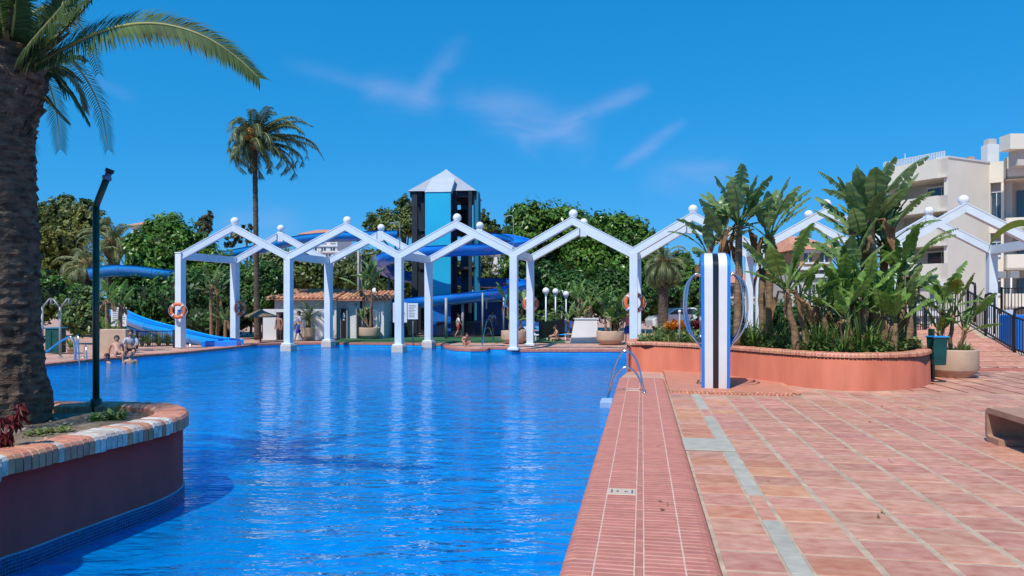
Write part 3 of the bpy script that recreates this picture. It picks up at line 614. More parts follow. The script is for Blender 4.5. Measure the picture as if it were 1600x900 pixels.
# ================================================================== white zigzag pergola
def pergola():
    t = thing('pergola', 'white zigzag pergola crossing the pool on two rows of columns with globe lamps', 'pergola', (0, 32, 0))
    cpx = [(282, 34.6), (451, 35), (624, 34.2), (803, 32.9), (990, 31.4), (1187, 29.8), (1400, 28.4), (1622, 27.4)]
    off = [1.2, 1.0, .95, .82, .78, .72, .70, .62]; base = [0, WZ - .4, WZ - .4, 0, 0, 0, 0, 0]; bbase = [WZ - .5, WZ - .5, WZ - .5, 0, 0, 0, 0, 0]
    ppx = [(367, 125), (541, 127), (713, 131), (895, 137), (1083, 144), (1293, 152), (1508, 158)]
    cz, pz, w, bh = 4.41, 5.81, .33, .34
    C = [Vector(((px - 800) / F * d, d, 0)) for px, d in cpx]
    Pk = []
    for i, (px, dl) in enumerate(ppx):
        m = (C[i] + C[i + 1]) / 2; d = (pz - 2) * F / dl; Pk.append(Vector(((px - 800) / F * d, (d + m.y) / 2, 0)))
    def row(C, Pk, back):
        for i, c in enumerate(C):
            # orientation: cross direction from front to back
            g = Vector((off[i], 3.6, 0)).normalized(); rz = math.atan2(g.y, g.x) - math.pi / 2; z0 = (bbase if back else base)[i]
            b = MB(); top = cz if i == 0 else cz - .20
            b.box((c.x, c.y, (z0 + top) / 2), (w, w, top - z0), 0, rz, ch=.012)
            if z0 == 0 and i > 2: b.box((c.x, c.y, .03), (w + .14, w + .14, .12), 0, rz, ch=.02)
            b.build('column', M['white'], t)
            if i == 0: MB().box((c.x, c.y, cz + .02), (w + .04, w + .04, .05), 0, rz).build('column_cap', M['white'], t)
            if z0 < -.1 and not (back and i == 0):
                f = MB(); f.box((c.x, c.y, WZ + .1), (w + .22, w + .22, .42), 0, rz, ch=.03); f.box((c.x, c.y, WZ + .335), (w + .16, w + .16, .07), 1, rz, ch=.02); f.build('footing', [M['footc'], M['white']], t)
        for i, p in enumerate(Pk):
            for s, c in ((0, C[i]), (1, C[i + 1])):
                a = Vector((c.x, c.y, cz)); q = Vector((p.x, p.y, pz)); dirh = Vector((q.x - a.x, q.y - a.y, 0)).normalized(); nn = Vector((-dirh.y, dirh.x, 0)) * (.155)
                if back: q = q - dirh * .17 - Vector((0, 0, .10))
                vs = [a + nn, a - nn, q - nn, q + nn]; vs = [v - Vector((0, 0, bh)) for v in vs] + vs
                MB().add(vs, [(0, 3, 2, 1), (4, 5, 6, 7), (0, 1, 5, 4), (1, 2, 6, 5), (2, 3, 7, 6), (3, 0, 4, 7)] if s == 0 else [(0, 1, 2, 3), (7, 6, 5, 4), (4, 5, 1, 0), (5, 6, 2, 1), (6, 7, 3, 2), (7, 4, 0, 3)]).build('beam', M['white'], t)
                # thin dark drip line is a real lip: a cap strip slightly proud along the top
                nn2 = nn * 1.10; vs = [a + nn2, a - nn2, q - nn2, q + nn2]; vs = [v + Vector((0, 0, -.02)) for v in vs] + [v + Vector((0, 0, .022)) for v in vs]
                MB().add(vs, [(0, 3, 2, 1), (4, 5, 6, 7), (0, 1, 5, 4), (1, 2, 6, 5), (2, 3, 7, 6), (3, 0, 4, 7)]).build('beam_cap', M['white'], t)
            r = .195 if not back else .19
            if back: MB().box((p.x, p.y + .02, pz - .28), (.30, .26, .52), 0, 0, ch=.02).build('ridge_block', M['white'], t)
            gl = MB(); o_ = .12 if not back else 0; zc = pz + (.15 if not back else .17)
            gl.ball((p.x + .03, p.y + o_, zc), r); g_ = gl.build('globe_lamp', M['globe'], t)
            MB().lathe([(.09, zc - r - .06), (.10, zc - r + .03), (.07, zc - r + .05)], (p.x + .03, p.y + o_, 0), 14).build('lamp_collar', M['white'], g_)
    row(C, Pk, False)
    CB = [c + Vector((off[i], 3.6, 0)) for i, c in enumerate(C)]; PB = [p + Vector(((off[i] + off[i + 1]) / 2, 3.6, 0)) for i, p in enumerate(Pk)]
    row(CB, PB, True)
    for i in range(len(C)):
        a, q = C[i], CB[i]; d = (q - a).normalized(); a2 = a + d * .16; q2 = q - d * .16
        MB().bar((a2.x, a2.y, cz - .12), (q2.x, q2.y, cz - .12), .26, .34).build('cross_beam', M['white'], t)
    return C, CB
M['footc'] = mat('pale_stone_footing', (.60, .52, .46), .7, .08, 6, stain=.2)
PC, PCB = pergola()
def thin_lamp(p, h, lab, side=-1):
    b = MB(); b.tube([(p.x, p.y, p.z), (p.x, p.y, p.z + h), (p.x + side * .08, p.y, p.z + h + .10), (p.x + side * .30, p.y, p.z + h + .08)], .022, 6)
    t = thing('flood_light', lab, 'lamp', p); b.build('pole', M['pipe'], t)
    MB().box((p.x + side * .36, p.y, p.z + h + .05), (.2, .1, .06), 0, ch=.01).build('lamp_head', M['pipe'], t)
    MB().lathe([(.07, 0), (.07, .1), (.05, .12)], tuple(p), 10).build('foot', M['pipe'], t)
thin_lamp(Vector((PC[2].x + .02, PC[2].y, 4.45)), 1.28, 'slim bent floodlight pole on the pergola joint left of the slide tower')
thin_lamp(Vector((PC[3].x - .02, PC[3].y, 4.45)), 1.42, 'slim floodlight pole on the pergola joint right of the slide tower', -1)
def lifebuoy(c, R_, lab, rz, grp='orange lifebuoys on the pergola columns'):
    t = thing('lifebuoy', lab, 'lifebuoy', c, grp, rz); b = MB(); n = 28; m = 10; r = R_ * .2; vs = []; fs = []
    for i in range(n):
        g = 2 * math.pi * i / n
        for k in range(m): h = 2 * math.pi * k / m; rr = R_ - r + r * math.cos(h); vs.append((rr * math.cos(g), r * .7 * math.sin(h), rr * math.sin(g)))
    for i in range(n):
        for k in range(m): a, c2 = i * m + k, i * m + (k + 1) % m; e_, f = ((i + 1) % n) * m + k, ((i + 1) % n) * m + (k + 1) % m; fs.append((a, e_, f, c2))
    b.add(vs, fs, 0, True).build('ring', M['orange'], t, world=False)
    for q in range(4):
        g = math.pi / 4 + q * math.pi / 2; MB().tube([((R_ - r) * math.cos(g + a_), .0, (R_ - r) * math.sin(g + a_)) for a_ in (-.09, 0, .09)], r * 1.07, 10).build('reflective_band', M['shirt_w'], t, world=False)
    pts = [((R_ + .035 + .02 * math.cos(4 * 2 * math.pi * i / 32)) * math.cos(2 * math.pi * i / 32), 0, (R_ + .035 + .02 * math.cos(4 * 2 * math.pi * i / 32)) * math.sin(2 * math.pi * i / 32)) for i in range(33)]
    MB().tube(pts, .008, 5).build('grab_line', M['shirt_w'], t, world=False)
    MB().box((0, .10, 0), (.06, .16, .1)).build('hook', M['bluem'], t, world=False)
lifebuoy(P(278, 485.5, 34.2), .38, 'orange lifebuoy on the leftmost front pergola column', 0)
p = P(375, 481.5, 38.1); lifebuoy(p, .38, 'orange lifebuoy half hidden behind the leftmost back pergola column', 1.15)
p = P(991, 473, 31.9); lifebuoy(p, .46, 'large orange lifebuoy behind the pergola column nearest the red planter', 0)
p = P(829, 474.5, 36.9); lifebuoy(p, .40, 'orange lifebuoy behind the back pergola column right of the tub planter', .35)
# ================================================================== people
def person(lab, base, face, hgt, J, parts, group=None):
    """J: joints in body units (x right, y forward, z up) scaled by the height; parts: list of (name, material, [(joint list, radii)])"""
    t = thing('person', lab, 'person', base, group, face)
    def skin_obj(name, chains, m, sub=1, par=t):
        vs = []; es = []; rs = []; idx = {}
        for ch in chains:
            prev = None
            for key, r in ch:
                co = J[key] if isinstance(key, str) else key
                kk = tuple(round(c, 4) for c in co)
                if kk not in idx: idx[kk] = len(vs); vs.append(tuple(c * hgt for c in co)); rs.append(r * hgt)
                if prev is not None and prev != idx[kk]: es.append((prev, idx[kk]))
                prev = idx[kk]
        me = bpy.data.meshes.new(name); me.from_pydata(vs, es, []); me.materials.append(m); o = link(name, me, par, False)
        o.modifiers.new('skin', 'SKIN'); sv = me.skin_vertices[0].data
        for i, r in enumerate(rs): sv[i].radius = (r, r); sv[i].use_root = (i == 0)
        s = o.modifiers.new('sub', 'SUBSURF'); s.levels = sub; s.render_levels = sub
        for mo in o.modifiers:
            if hasattr(mo, 'use_smooth_shade'): mo.use_smooth_shade = True
        return o
    skm = parts['skin']; b = []
    b.append([('hip', .072), ('waist', .062), ('chest', .075), ('neck', .032), ('chin', .034)])
    for s in 'LR':
        b.append([('chest', .075), ('sh' + s, .038), ('el' + s, .026), ('wr' + s, .019), ('pa' + s, .020)])
        b.append([('hip', .072), ('th' + s, .055), ('kn' + s, .036), ('an' + s, .023), ('to' + s, .020)])
        wr, pa = Vector(J['wr' + s]), Vector(J['pa' + s]); d = (pa - wr).normalized(); a = d.orthogonal().normalized(); c = d.cross(a)
        for f, (o_, ln) in enumerate([(-.016, .036), (-.005, .042), (.006, .040), (.016, .032)]):
            k1 = pa + a * o_ + d * .012; k2 = k1 + d * ln * .5 + c * .004; k3 = k1 + d * ln + c * .012; b.append([('pa' + s, .020), (tuple(k1), .006), (tuple(k2), .0055), (tuple(k3), .0045)])
        th = wr.lerp(pa, .6) + a * -.022; b.append([('wr' + s, .019), (tuple(th), .0065), (tuple(th + d * .022 - a * .008), .005)])
    skin_obj('body', b, skm)
    hd = Vector(J['head']) * hgt; fw = Vector(J.get('look', (0, 1, 0))).normalized(); mh = MB()
    mh.ball(hd, .062 * hgt, 0, 14, 10, .86, .98, 1.16); mh.ball(hd + fw * .062 * hgt - Vector((0, 0, .008 * hgt)), .012 * hgt, 0, 6, 5)
    sd_ = fw.cross(Vector((0, 0, 1)))
    for s in (-1, 1): mh.ball(hd + sd_ * s * .054 * hgt, .014 * hgt, 0, 6, 5)
    h_ = mh.build('head', skm, t, world=False)
    fe = MB()
    for s in (-1, 1): fe.ball(hd + fw * .055 * hgt + sd_ * s * .021 * hgt + Vector((0, 0, .008 * hgt)), .006 * hgt, 0, 6, 4)
    fe.box(hd + fw * .058 * hgt - Vector((0, 0, .030 * hgt)), (.024 * hgt, .006 * hgt, .005 * hgt)); fe.build('face', M['hair'], h_, world=False)
    MB().ball(hd - fw * .012 * hgt + Vector((0, 0, .016 * hgt)), .069 * hgt, 0, 14, 10, .92, .98, 1.08).build('hair', parts.get('hair', M['hair']), h_, world=False)
    for name, m, chains in parts['clothes']: skin_obj(name, chains, m)
    return t
STAND = dict(hip=(0, 0, .53), waist=(0, .0, .62), chest=(0, -.005, .74), neck=(0, 0, .84), chin=(0, .01, .875), head=(0, .012, .93),
    shL=(-.115, 0, .80), elL=(-.15, -.01, .64), wrL=(-.15, .03, .50), paL=(-.15, .04, .455), shR=(.115, 0, .80), elR=(.15, -.01, .64), wrR=(.15, .03, .50), paR=(.15, .04, .455),
    thL=(-.055, 0, .49), knL=(-.06, .01, .27), anL=(-.06, -.01, .045), toL=(-.065, .09, .018), thR=(.055, 0, .49), knR=(.06, .01, .27), anR=(.06, -.01, .045), toR=(.065, .09, .018))
WALK = dict(STAND, knL=(-.055, .09, .28), anL=(-.055, .14, .045), toL=(-.055, .23, .02), knR=(.055, -.02, .28), anR=(.055, -.15, .07), toR=(.055, -.09, .02), elL=(-.14, -.06, .65), wrL=(-.14, -.05, .51), paL=(-.14, -.04, .46), elR=(.14, .04, .65), wrR=(.13, .13, .56), paR=(.12, .17, .54))
SIT = dict(hip=(0, 0, .09), waist=(0, .01, .19), chest=(0, .03, .31), neck=(0, .06, .41), chin=(0, .08, .445), head=(0, .085, .50), look=(0, 1, -.3),
    shL=(-.115, .035, .37), elL=(-.15, .10, .23), wrL=(-.10, .23, .20), paL=(-.09, .27, .19), shR=(.115, .035, .37), elR=(.15, .10, .23), wrR=(.10, .23, .20), paR=(.09, .27, .19),
    thL=(-.06, .03, .08), knL=(-.08, .24, .10), anL=(-.08, .26, -.12), toL=(-.08, .32, -.17), thR=(.06, .03, .08), knR=(.08, .24, .10), anR=(.08, .26, -.12), toR=(.08, .32, -.17))
CROUCH = dict(SIT, knL=(-.09, .17, .22), anL=(-.08, .14, .03), toL=(-.08, .22, .01), knR=(.09, .17, .22), anR=(.08, .14, .03), toR=(.08, .22, .01), chest=(0, .09, .27), neck=(0, .15, .35), chin=(0, .18, .37), head=(0, .20, .41), look=(0, 1, -.8), shL=(-.11, .09, .32), shR=(.11, .09, .32), wrL=(-.1, .28, .10), paL=(-.1, .31, .06), wrR=(.1, .28, .10), paR=(.1, .31, .06))
LEAN = dict(SIT, hip=(0, 0, .08), waist=(0, -.06, .15), chest=(0, -.14, .24), neck=(0, -.18, .33), chin=(0, -.17, .365), head=(0, -.17, .41), shL=(-.11, -.15, .29), elL=(-.15, -.24, .16), wrL=(-.15, -.28, .03), paL=(-.15, -.31, .015), shR=(.11, -.15, .29), elR=(.15, -.24, .16), wrR=(.15, -.28, .03), paR=(.15, -.31, .015), look=(0, 1, 0))
def shirt(m, sl=True): return ('shirt', m, [[('waist', .070), ('chest', .083), ('neck', .036)]] + ([[('chest', .083), ('sh' + s, .046), ('el' + s, .036)] for s in 'LR'] if sl else []))
def shorts(m, long=True): return ('shorts', m, [[('waist', .066), ('hip', .080)]] + [[('hip', .080), ('th' + s, .062)] + ([('kn' + s, .046)] if long else []) for s in 'LR'])
person('child in a white shirt and red shorts striding along the far poolside', G(716, 527), rad(-78), 1.42, WALK, dict(skin=M['skin'], clothes=[shirt(M['shirt_w']), shorts(M['shorts_r'])]))
person('walker in blue shorts with a grey towel over the back by the potted cycad', G(467, 535.2 - .2), rad(110), 1.66, dict(WALK), dict(skin=M['skin'], clothes=[shirt(M['shirt_g']), shorts(M['shorts_b'])]))
person('bather in a dark swimsuit standing in the shade by the white house doorway', G(436, 532), rad(160), 1.50, STAND, dict(skin=M['skin2'], clothes=[('swimsuit', M['dkcloth'], [[('waist', .066), ('hip', .078)], [('chest', .083), (( 0, -.005, .70), .079)]])]))
person('person in a pink top and dark trousers beyond the pergola column by the red planter', G(981, 537), rad(165), 1.62, STAND, dict(skin=M['skin'], clothes=[shirt(M['pink']), shorts(M['shorts_b'])]))
person('child crouching on the low white ledge at the far pool edge', G(727, 540.5), rad(200), 1.30, CROUCH, dict(skin=M['skin'], clothes=[shorts(M['dkcloth'], False)]))
person('person in a grey-white shirt and black shorts sitting on the left pool edge', G(205, 553.5), rad(200), 1.72, SIT, dict(skin=M['skin'], clothes=[shirt(M['shirt_g']), shorts(M['dkcloth'])]))
person('sunbather leaning back on the left pool edge in a white top', G(184, 556.5), rad(215), 1.62, LEAN, dict(skin=M['skin'], clothes=[shirt(M['shirt_w'], False), shorts(M['dkcloth'], False)]))
sw = G(204, 568, WZ); person('swimmer resting in the water at the feet of the seated pair', (sw.x, sw.y, WZ - 1.18), rad(200), 1.62, STAND, dict(skin=M['skin'], hair=M['skin2'], clothes=[shorts(M['shorts_b'])]))
sw = G(167, 567, WZ); person('dark-haired swimmer low in the water left of the seated pair', (sw.x, sw.y, WZ - 1.28), rad(150), 1.62, STAND, dict(skin=M['skin'], clothes=[shorts(M['dkcloth'])]))
person('distant bather with pink shoulders beside the left shower posts', G(57, 535), rad(180), 1.6, STAND, dict(skin=M['skin'], clothes=[shorts(M['dkcloth'])]))
person('attendant standing in front of the blue wall under the slide', G(769, 524), rad(180), 1.62, STAND, dict(skin=M['skin2'], clothes=[shirt(M['shirt_g']), shorts(M['shorts_b'])]))
# ================================================================== pool ladders, showers, bins
def ladder(a, b2, hgt, lab, wat, grp=None):
    """a, b2: deck feet of the two rails; wat: offset vector towards the water"""
    t = thing('pool_ladder', lab, 'pool ladder', (a + b2) / 2, grp)
    h0 = hgt
    for p in (a, b2):
        hgt = h0 if p is a else h0 * .58; wat = wat if p is a else wat * .97
        o = [p, p + Vector((0, 0, hgt * .55)) + wat * .12, p + Vector((0, 0, hgt * .88)) + wat * .28, p + Vector((0, 0, hgt)) + wat * .46, p + Vector((0, 0, hgt * .93)) + wat * .64, p + Vector((0, 0, hgt * .5)) + wat * .84, p + Vector((0, 0, -.2)) + wat * 1.0, p + Vector((0, 0, -1.2)) + wat * 1.0]
        MB().tube([tuple(q) for q in catmull([Vector(q) for q in o], 5, False)], .023, 8).build('rail', M['steel'], t)
        MB().lathe([(.055, 0), (.055, .012), (.03, .03)], (p.x, p.y, CZ if grp is None else 0), 14).build('flange', M['steel'], t)
    for k in range(3):
        z = -.35 - .28 * k; MB().bar(a + wat + Vector((0, 0, z)), b2 + wat + Vector((0, 0, z)), .09, .025).build('tread', M['steel'], t)
w = D(EV - .10, 13.9 * S)
fa, fb = G(1005, 613), G(1002.5, 596)
wv = D(EV - .17, 0) - D((fa.x * UY - fa.y * UX), 0); wv.z = 0
fa2 = G(1005, 613); fa2 = G(1007, 616); fb2 = fa2 + Vector((UX, UY, 0)) * .42 - Vector((.02, 0, 0))
ladder(fa2 + Vector((0, 0, 0)), fb2, .96, 'shiny steel pool ladder on the near right coping', Vector((-UY, UX, 0)) * .83)
stp = thing('ladder_step', 'pale blue step block in the water under the near ladder', 'pool step', D(EV - .13, 12.95 * S, -.3)); 
MB().box(D(EV - .14, 12.85 * S, -.36), (.26, .62, .62), 0, DECK_ROT, ch=.02).build('step_block', M['stepblue'] if 'stepblue' in M else M['bandgrout'], stp)
ladder(G(772, 532.5), G(769.5, 529), 1.25, 'steel ladder at the far pool edge behind the low ledge', (G(750, 540.5) - G(771, 531)) * .9, 'far pool ladders')
ladder(G(119, 562), G(131, 559.2), .92, 'steel ladder on the left pool edge beside the shower posts', Vector((.55, -.75, 0)), 'far pool ladders')
def rail(pts, r, name, lab, cat, m):
    t = thing(name, lab, cat, pts[0]); MB().tube(catmull([Vector(p) for p in pts], 6, False), r, 8).build('tube', m, t); return t
t = rail([P(66, 553, 24), P(76, 547, 24), P(97, 532, 24), P(112, 527, 24), P(117, 545, 24), P(117, 562, 24)], .035, 'handrail', 'sloping steel handrail by the left shower posts', 'handrail', M['steel'])
def shower(px, py, lab, top=467):
    g = G(px, py); h = (HY - top) * g.y / F + 2; t = thing('shower_post', lab, 'shower', g, 'forked pool showers'); b = MB(); b.tube([(g.x, g.y, 0), (g.x, g.y, h * .86)], .045, 8); b.build('post', M['pipe'], t)
    for s in (-1, 1):
        e = Vector((g.x + s * .27, g.y, h)); MB().tube([(g.x, g.y, h * .84), tuple(e)], .03, 6).build('arm', M['pipe'], t)
        MB().tube([tuple(e), (e.x + s * .05, e.y, e.z + .02), (e.x + s * .07, e.y, e.z - .22)], [.025, .03, .05], 8).build('shower_head', M['pipe'], t)
    MB().lathe([(.09, 0), (.09, .03), (.05, .05)], (g.x, g.y, 0), 12).build('base_plate', M['pipe'], t)
shower(66, 559, 'forked shower post nearest the big palm trunk'); shower(94, 558, 'forked shower post right of its twin')
g = G(80, 552); t = thing('cabinet', 'dark teal cabinet behind the forked showers', 'cabinet', g)
MB().box((g.x, g.y + .3, .50), (.56, .5, 1.0), 0, ch=.02).build('body', M['teal'], t); MB().box((g.x, g.y + .3, 1.03), (.66, .58, .06), 0, ch=.02).build('lid', M['tealpanel'], t); MB().box((g.x - .02, g.y + .04, .5), (.02, .02, .8)).build('door_seam', M['dark'], t)
def frond_ok(): pass
# sign boards
def board(px0, px1, py0, py1, d, lab, posts, n=8, tilt=0):
    a, b_ = P(px0, py0, d), P(px1, py1, d); t = thing('notice_board', lab, 'sign', ((a.x + b_.x) / 2, d, 0)); cx, cz = (a.x + b_.x) / 2, (a.z + b_.z) / 2
    MB().box((cx, d, cz), (b_.x - a.x, .05, a.z - b_.z), 0, ch=.01).build('panel', M['signw'], t)
    l = MB(); hh = (a.z - b_.z)
    for k in range(n):
        L_ = (b_.x - a.x) * rnd.uniform(.45, .8); l.box((a.x + (b_.x - a.x) * .1 + L_ / 2, d - .03, a.z - hh * (.12 + .8 * k / n)), (L_, .01, hh * .035))
    l.build('print', M['signi'], t)
    for px in posts: q = P(px, 500, d); MB().tube([(q.x, d + .06, 0), (q.x, d + .06, a.z)], .03, 6).build('post', M['pipe'], t)
M['signw'] = mat('white_sign_board', (.72, .72, .72), .5, .03, 2); M['signi'] = mat('grey_print', (.30, .32, .36), .7, .2, 9)
board(174, 198, 480, 510, 33, 'white notice board behind the strelitzia on the left poolside', [186])
board(614, 636, 473, 504, 39, 'white notice board in front of the dark kiosk, left half', [620]); board(637, 653, 474, 499, 38.4, 'smaller white notice board right of its larger neighbour', [645])
# low plinth / wall behind the seated pair
g = P(160, 530, 31); h2 = P(200, 553, 31)
tt = MB().box(((g.x + h2.x) / 2, 31, .45), (h2.x - g.x, .4, 1.05), 0, ch=.03).build('low_wall', M['concrete']); prop(tt, 'plain beige low wall block behind the seated pair', 'wall')
# low fence left
def barfence(p, q, h, n, lab, m, name='metal_fence', thick=.02, arch=False, cat='fence'):
    p, q = Vector(p), Vector(q); t = thing(name, lab, cat, (p + q) / 2); up = Vector((0, 0, 1))
    MB().bar(p + up * h, q + up * h, .05, .04).build('top_rail', m, t); MB().bar(p + up * .12, q + up * .12, .04, .03).build('bottom_rail', m, t)
    d = q - p; rz = math.atan2(d.y, d.x); me = MB().box((0, 0, 0), (thick, thick, h - .12)).mesh('bar', m)
    for i in range(n + 1):
        c = p.lerp(q, i / n); o = link('bar', me, t, False); o.matrix_parent_inverse = MW[t.name].inverted(); o.location = c + up * (h + .12) / 2; o.rotation_euler = (0, 0, rz)
    for c in (p, q): MB().bar(c, c + up * (h + .05), .07, .07).build('post', m, t)
    return t
barfence(P(214, 545, 34), P(272, 543.5, 35), .80, 22, 'low black bar fence beside the blue slide run-out', M['blackm'])
barfence(G(600, 527), G(800, 526), .92, 60, 'long dark bar fence in front of the slide kiosk', M['blackm'], thick=.014)
# ================================================================== water slide
def flume(name, pts, r, label, mats, parent=None, seams=3, a0=-15, a1=195, nn=14, thick=.05):
    pts = catmull([Vector(p) for p in pts], 7, False); N = len(pts); t = parent or thing(name, label, 'water slide', pts[0])
    vs = []; fs = []
    frames = []
    for i, p in enumerate(pts):
        tg = (pts[min(i + 1, N - 1)] - pts[max(i - 1, 0)]); tg.z *= .6; tg.normalize(); sdv = tg.cross(Vector((0, 0, 1))).normalized(); up = sdv.cross(tg); frames.append((p, sdv, up))
    prof = []
    for k in range(nn + 1):
        g = rad(a0 + (a1 - a0) * k / nn) + math.pi; prof.append((math.cos(g) * r, math.sin(g) * r))
    ip = [(x * (1 - thick / r), y * (1 - thick / r)) for x, y in reversed(prof)]
    lip0 = (prof[0][0] * 1.10, prof[0][1] + .02); lip1 = (prof[-1][0] * 1.10, prof[-1][1] + .02)
    pr = [lip0] + prof + [lip1] + ip; n = len(pr)
    for (p, sdv, up) in frames:
        for x, y in pr: vs.append(p + sdv * x + up * y)
    for i in range(N - 1):
        for k in range(n): l = (k + 1) % n; fs.append((i * n + k, (i + 1) * n + k, (i + 1) * n + l, i * n + l))
    fs.append(tuple(range(n))); fs.append(tuple((N - 1) * n + k for k in reversed(range(n))))
    b = MB(); b.add(vs, fs, 0, True); o = b.build('flume', mats, t)
    e_ = o.modifiers.new('e', 'EDGE_SPLIT'); e_.split_angle = rad(50)
    me_len = N // (seams + 1)
    for s in range(1, seams + 1):
        p, sdv, up = frames[s * me_len]; q, sd2, up2 = frames[min(N - 1, s * me_len)]; tg = sdv.cross(up) * -1
        vs2 = []
        for dd in (-.04, .04):
            for k in range(nn + 1): x, y = prof[k]; vs2.append(p + tg * dd + sdv * x * 1.035 + up * y * 1.035)
        MB().add(vs2, [(k, k + 1, nn + 2 + k, nn + 1 + k) for k in range(nn)], 0, True).build('joint_flange', M['slide2'], t)
    return t, frames
TC = Vector(((705 - 800) / F * 50, 50, 0)); R1 = 4.75
left_run = [P(140, 424, 47), P(175, 419, 47.4), P(215, 420, 47.8), P(255, 425, 48.2), P(285, 428, 48.8)]
flume('water_slide', left_run, .58, 'short blue flume section emerging left of the ficus behind the green post', M['slide2'], seams=2)
helix = [P(280, 420, 49.5), P(305, 411, 50), P(345, 398, 50.5), P(400, 387, 51), P(450, 375, 51.5), P(500, 368, 52), P(560, 366, 52.5), P(620, 364, 53)]
sl, fr = flume('water_slide', helix, .50, 'long blue flume running from behind the ficus up to the slide tower', M['slide2'], seams=6)
def ang(a, px, py): d = TC.y - R1 * math.sin(a); return P(px, py, d)
loop = []
for a, py in [(80, 366), (50, 362), (20, 368), (0, 372), (-20, 376), (-50, 379), (-80, 381), (-110, 385), (-140, 393), (-170, 404), (-200, 416), (-230, 425), (-265, 430), (-300, 432), (-330, 433), (-350, 436), (-372, 441), (-395, 446), (-420, 452), (-450, 458), (-480, 464), (-505, 469), (-530, 476), (-556, 490)]:
    x = TC.x + R1 * math.cos(rad(a)); y = TC.y + R1 * math.sin(rad(a)) * .95; loop.append(Vector((x, y, H - (py + 6 - HY) / F * y)))
sl2, fr2 = flume('water_slide', loop, .54, 'blue flume coiling twice around the dark slide tower', M['slide'], seams=12)
for i in (30, 70, 100, 130):
    p, sdv, up = fr2[min(i, len(fr2) - 1)]; MB().tube([(p.x, p.y, -.05), (p.x, p.y, p.z - .40)], .09, 10).build('support_post', M['pipe'], sl2)
for i in (20, 42):
    p, sdv, up = fr[i]; MB().tube([(p.x, p.y, -.05), (p.x, p.y, p.z - .38)], .09, 10).build('support_post', M['pipe'], sl)
low = [P(180, 486, 42), P(205, 498, 40.5), P(235, 508, 39.5), P(270, 517, 38.6), P(305, 526, 37.8), P(340, 533, 37.2), P(371, 536, 36.6)]
sl3, fr3 = flume('water_slide', low, .40, 'lower bright blue slide run-out ending over the pool beside the pergola', M['slide2'], seams=2, a0=-25, a1=205)
q = P(371, 536, 36.5)
MB().box((q.x - .75, q.y - .1, .02), (1.7, .7, .42), 0, .05, ch=.05).build('run_out_trough', M['slide'], sl3)
for dx in (-2.2, -.1): MB().tube([(q.x + dx, q.y - .3, -.6), (q.x + dx, q.y - .3, .1)], .06, 8).build('support_post', M['steel'], sl3)
low2 = [P(206, 512, 41.5), P(240, 523, 40.6), P(275, 535, 40), P(298, 543, 39)]
sl4, fr4 = flume('water_slide', low2, .34, 'second shorter blue lane behind the low fence and below the bright run-out', M['slide2'], seams=1)
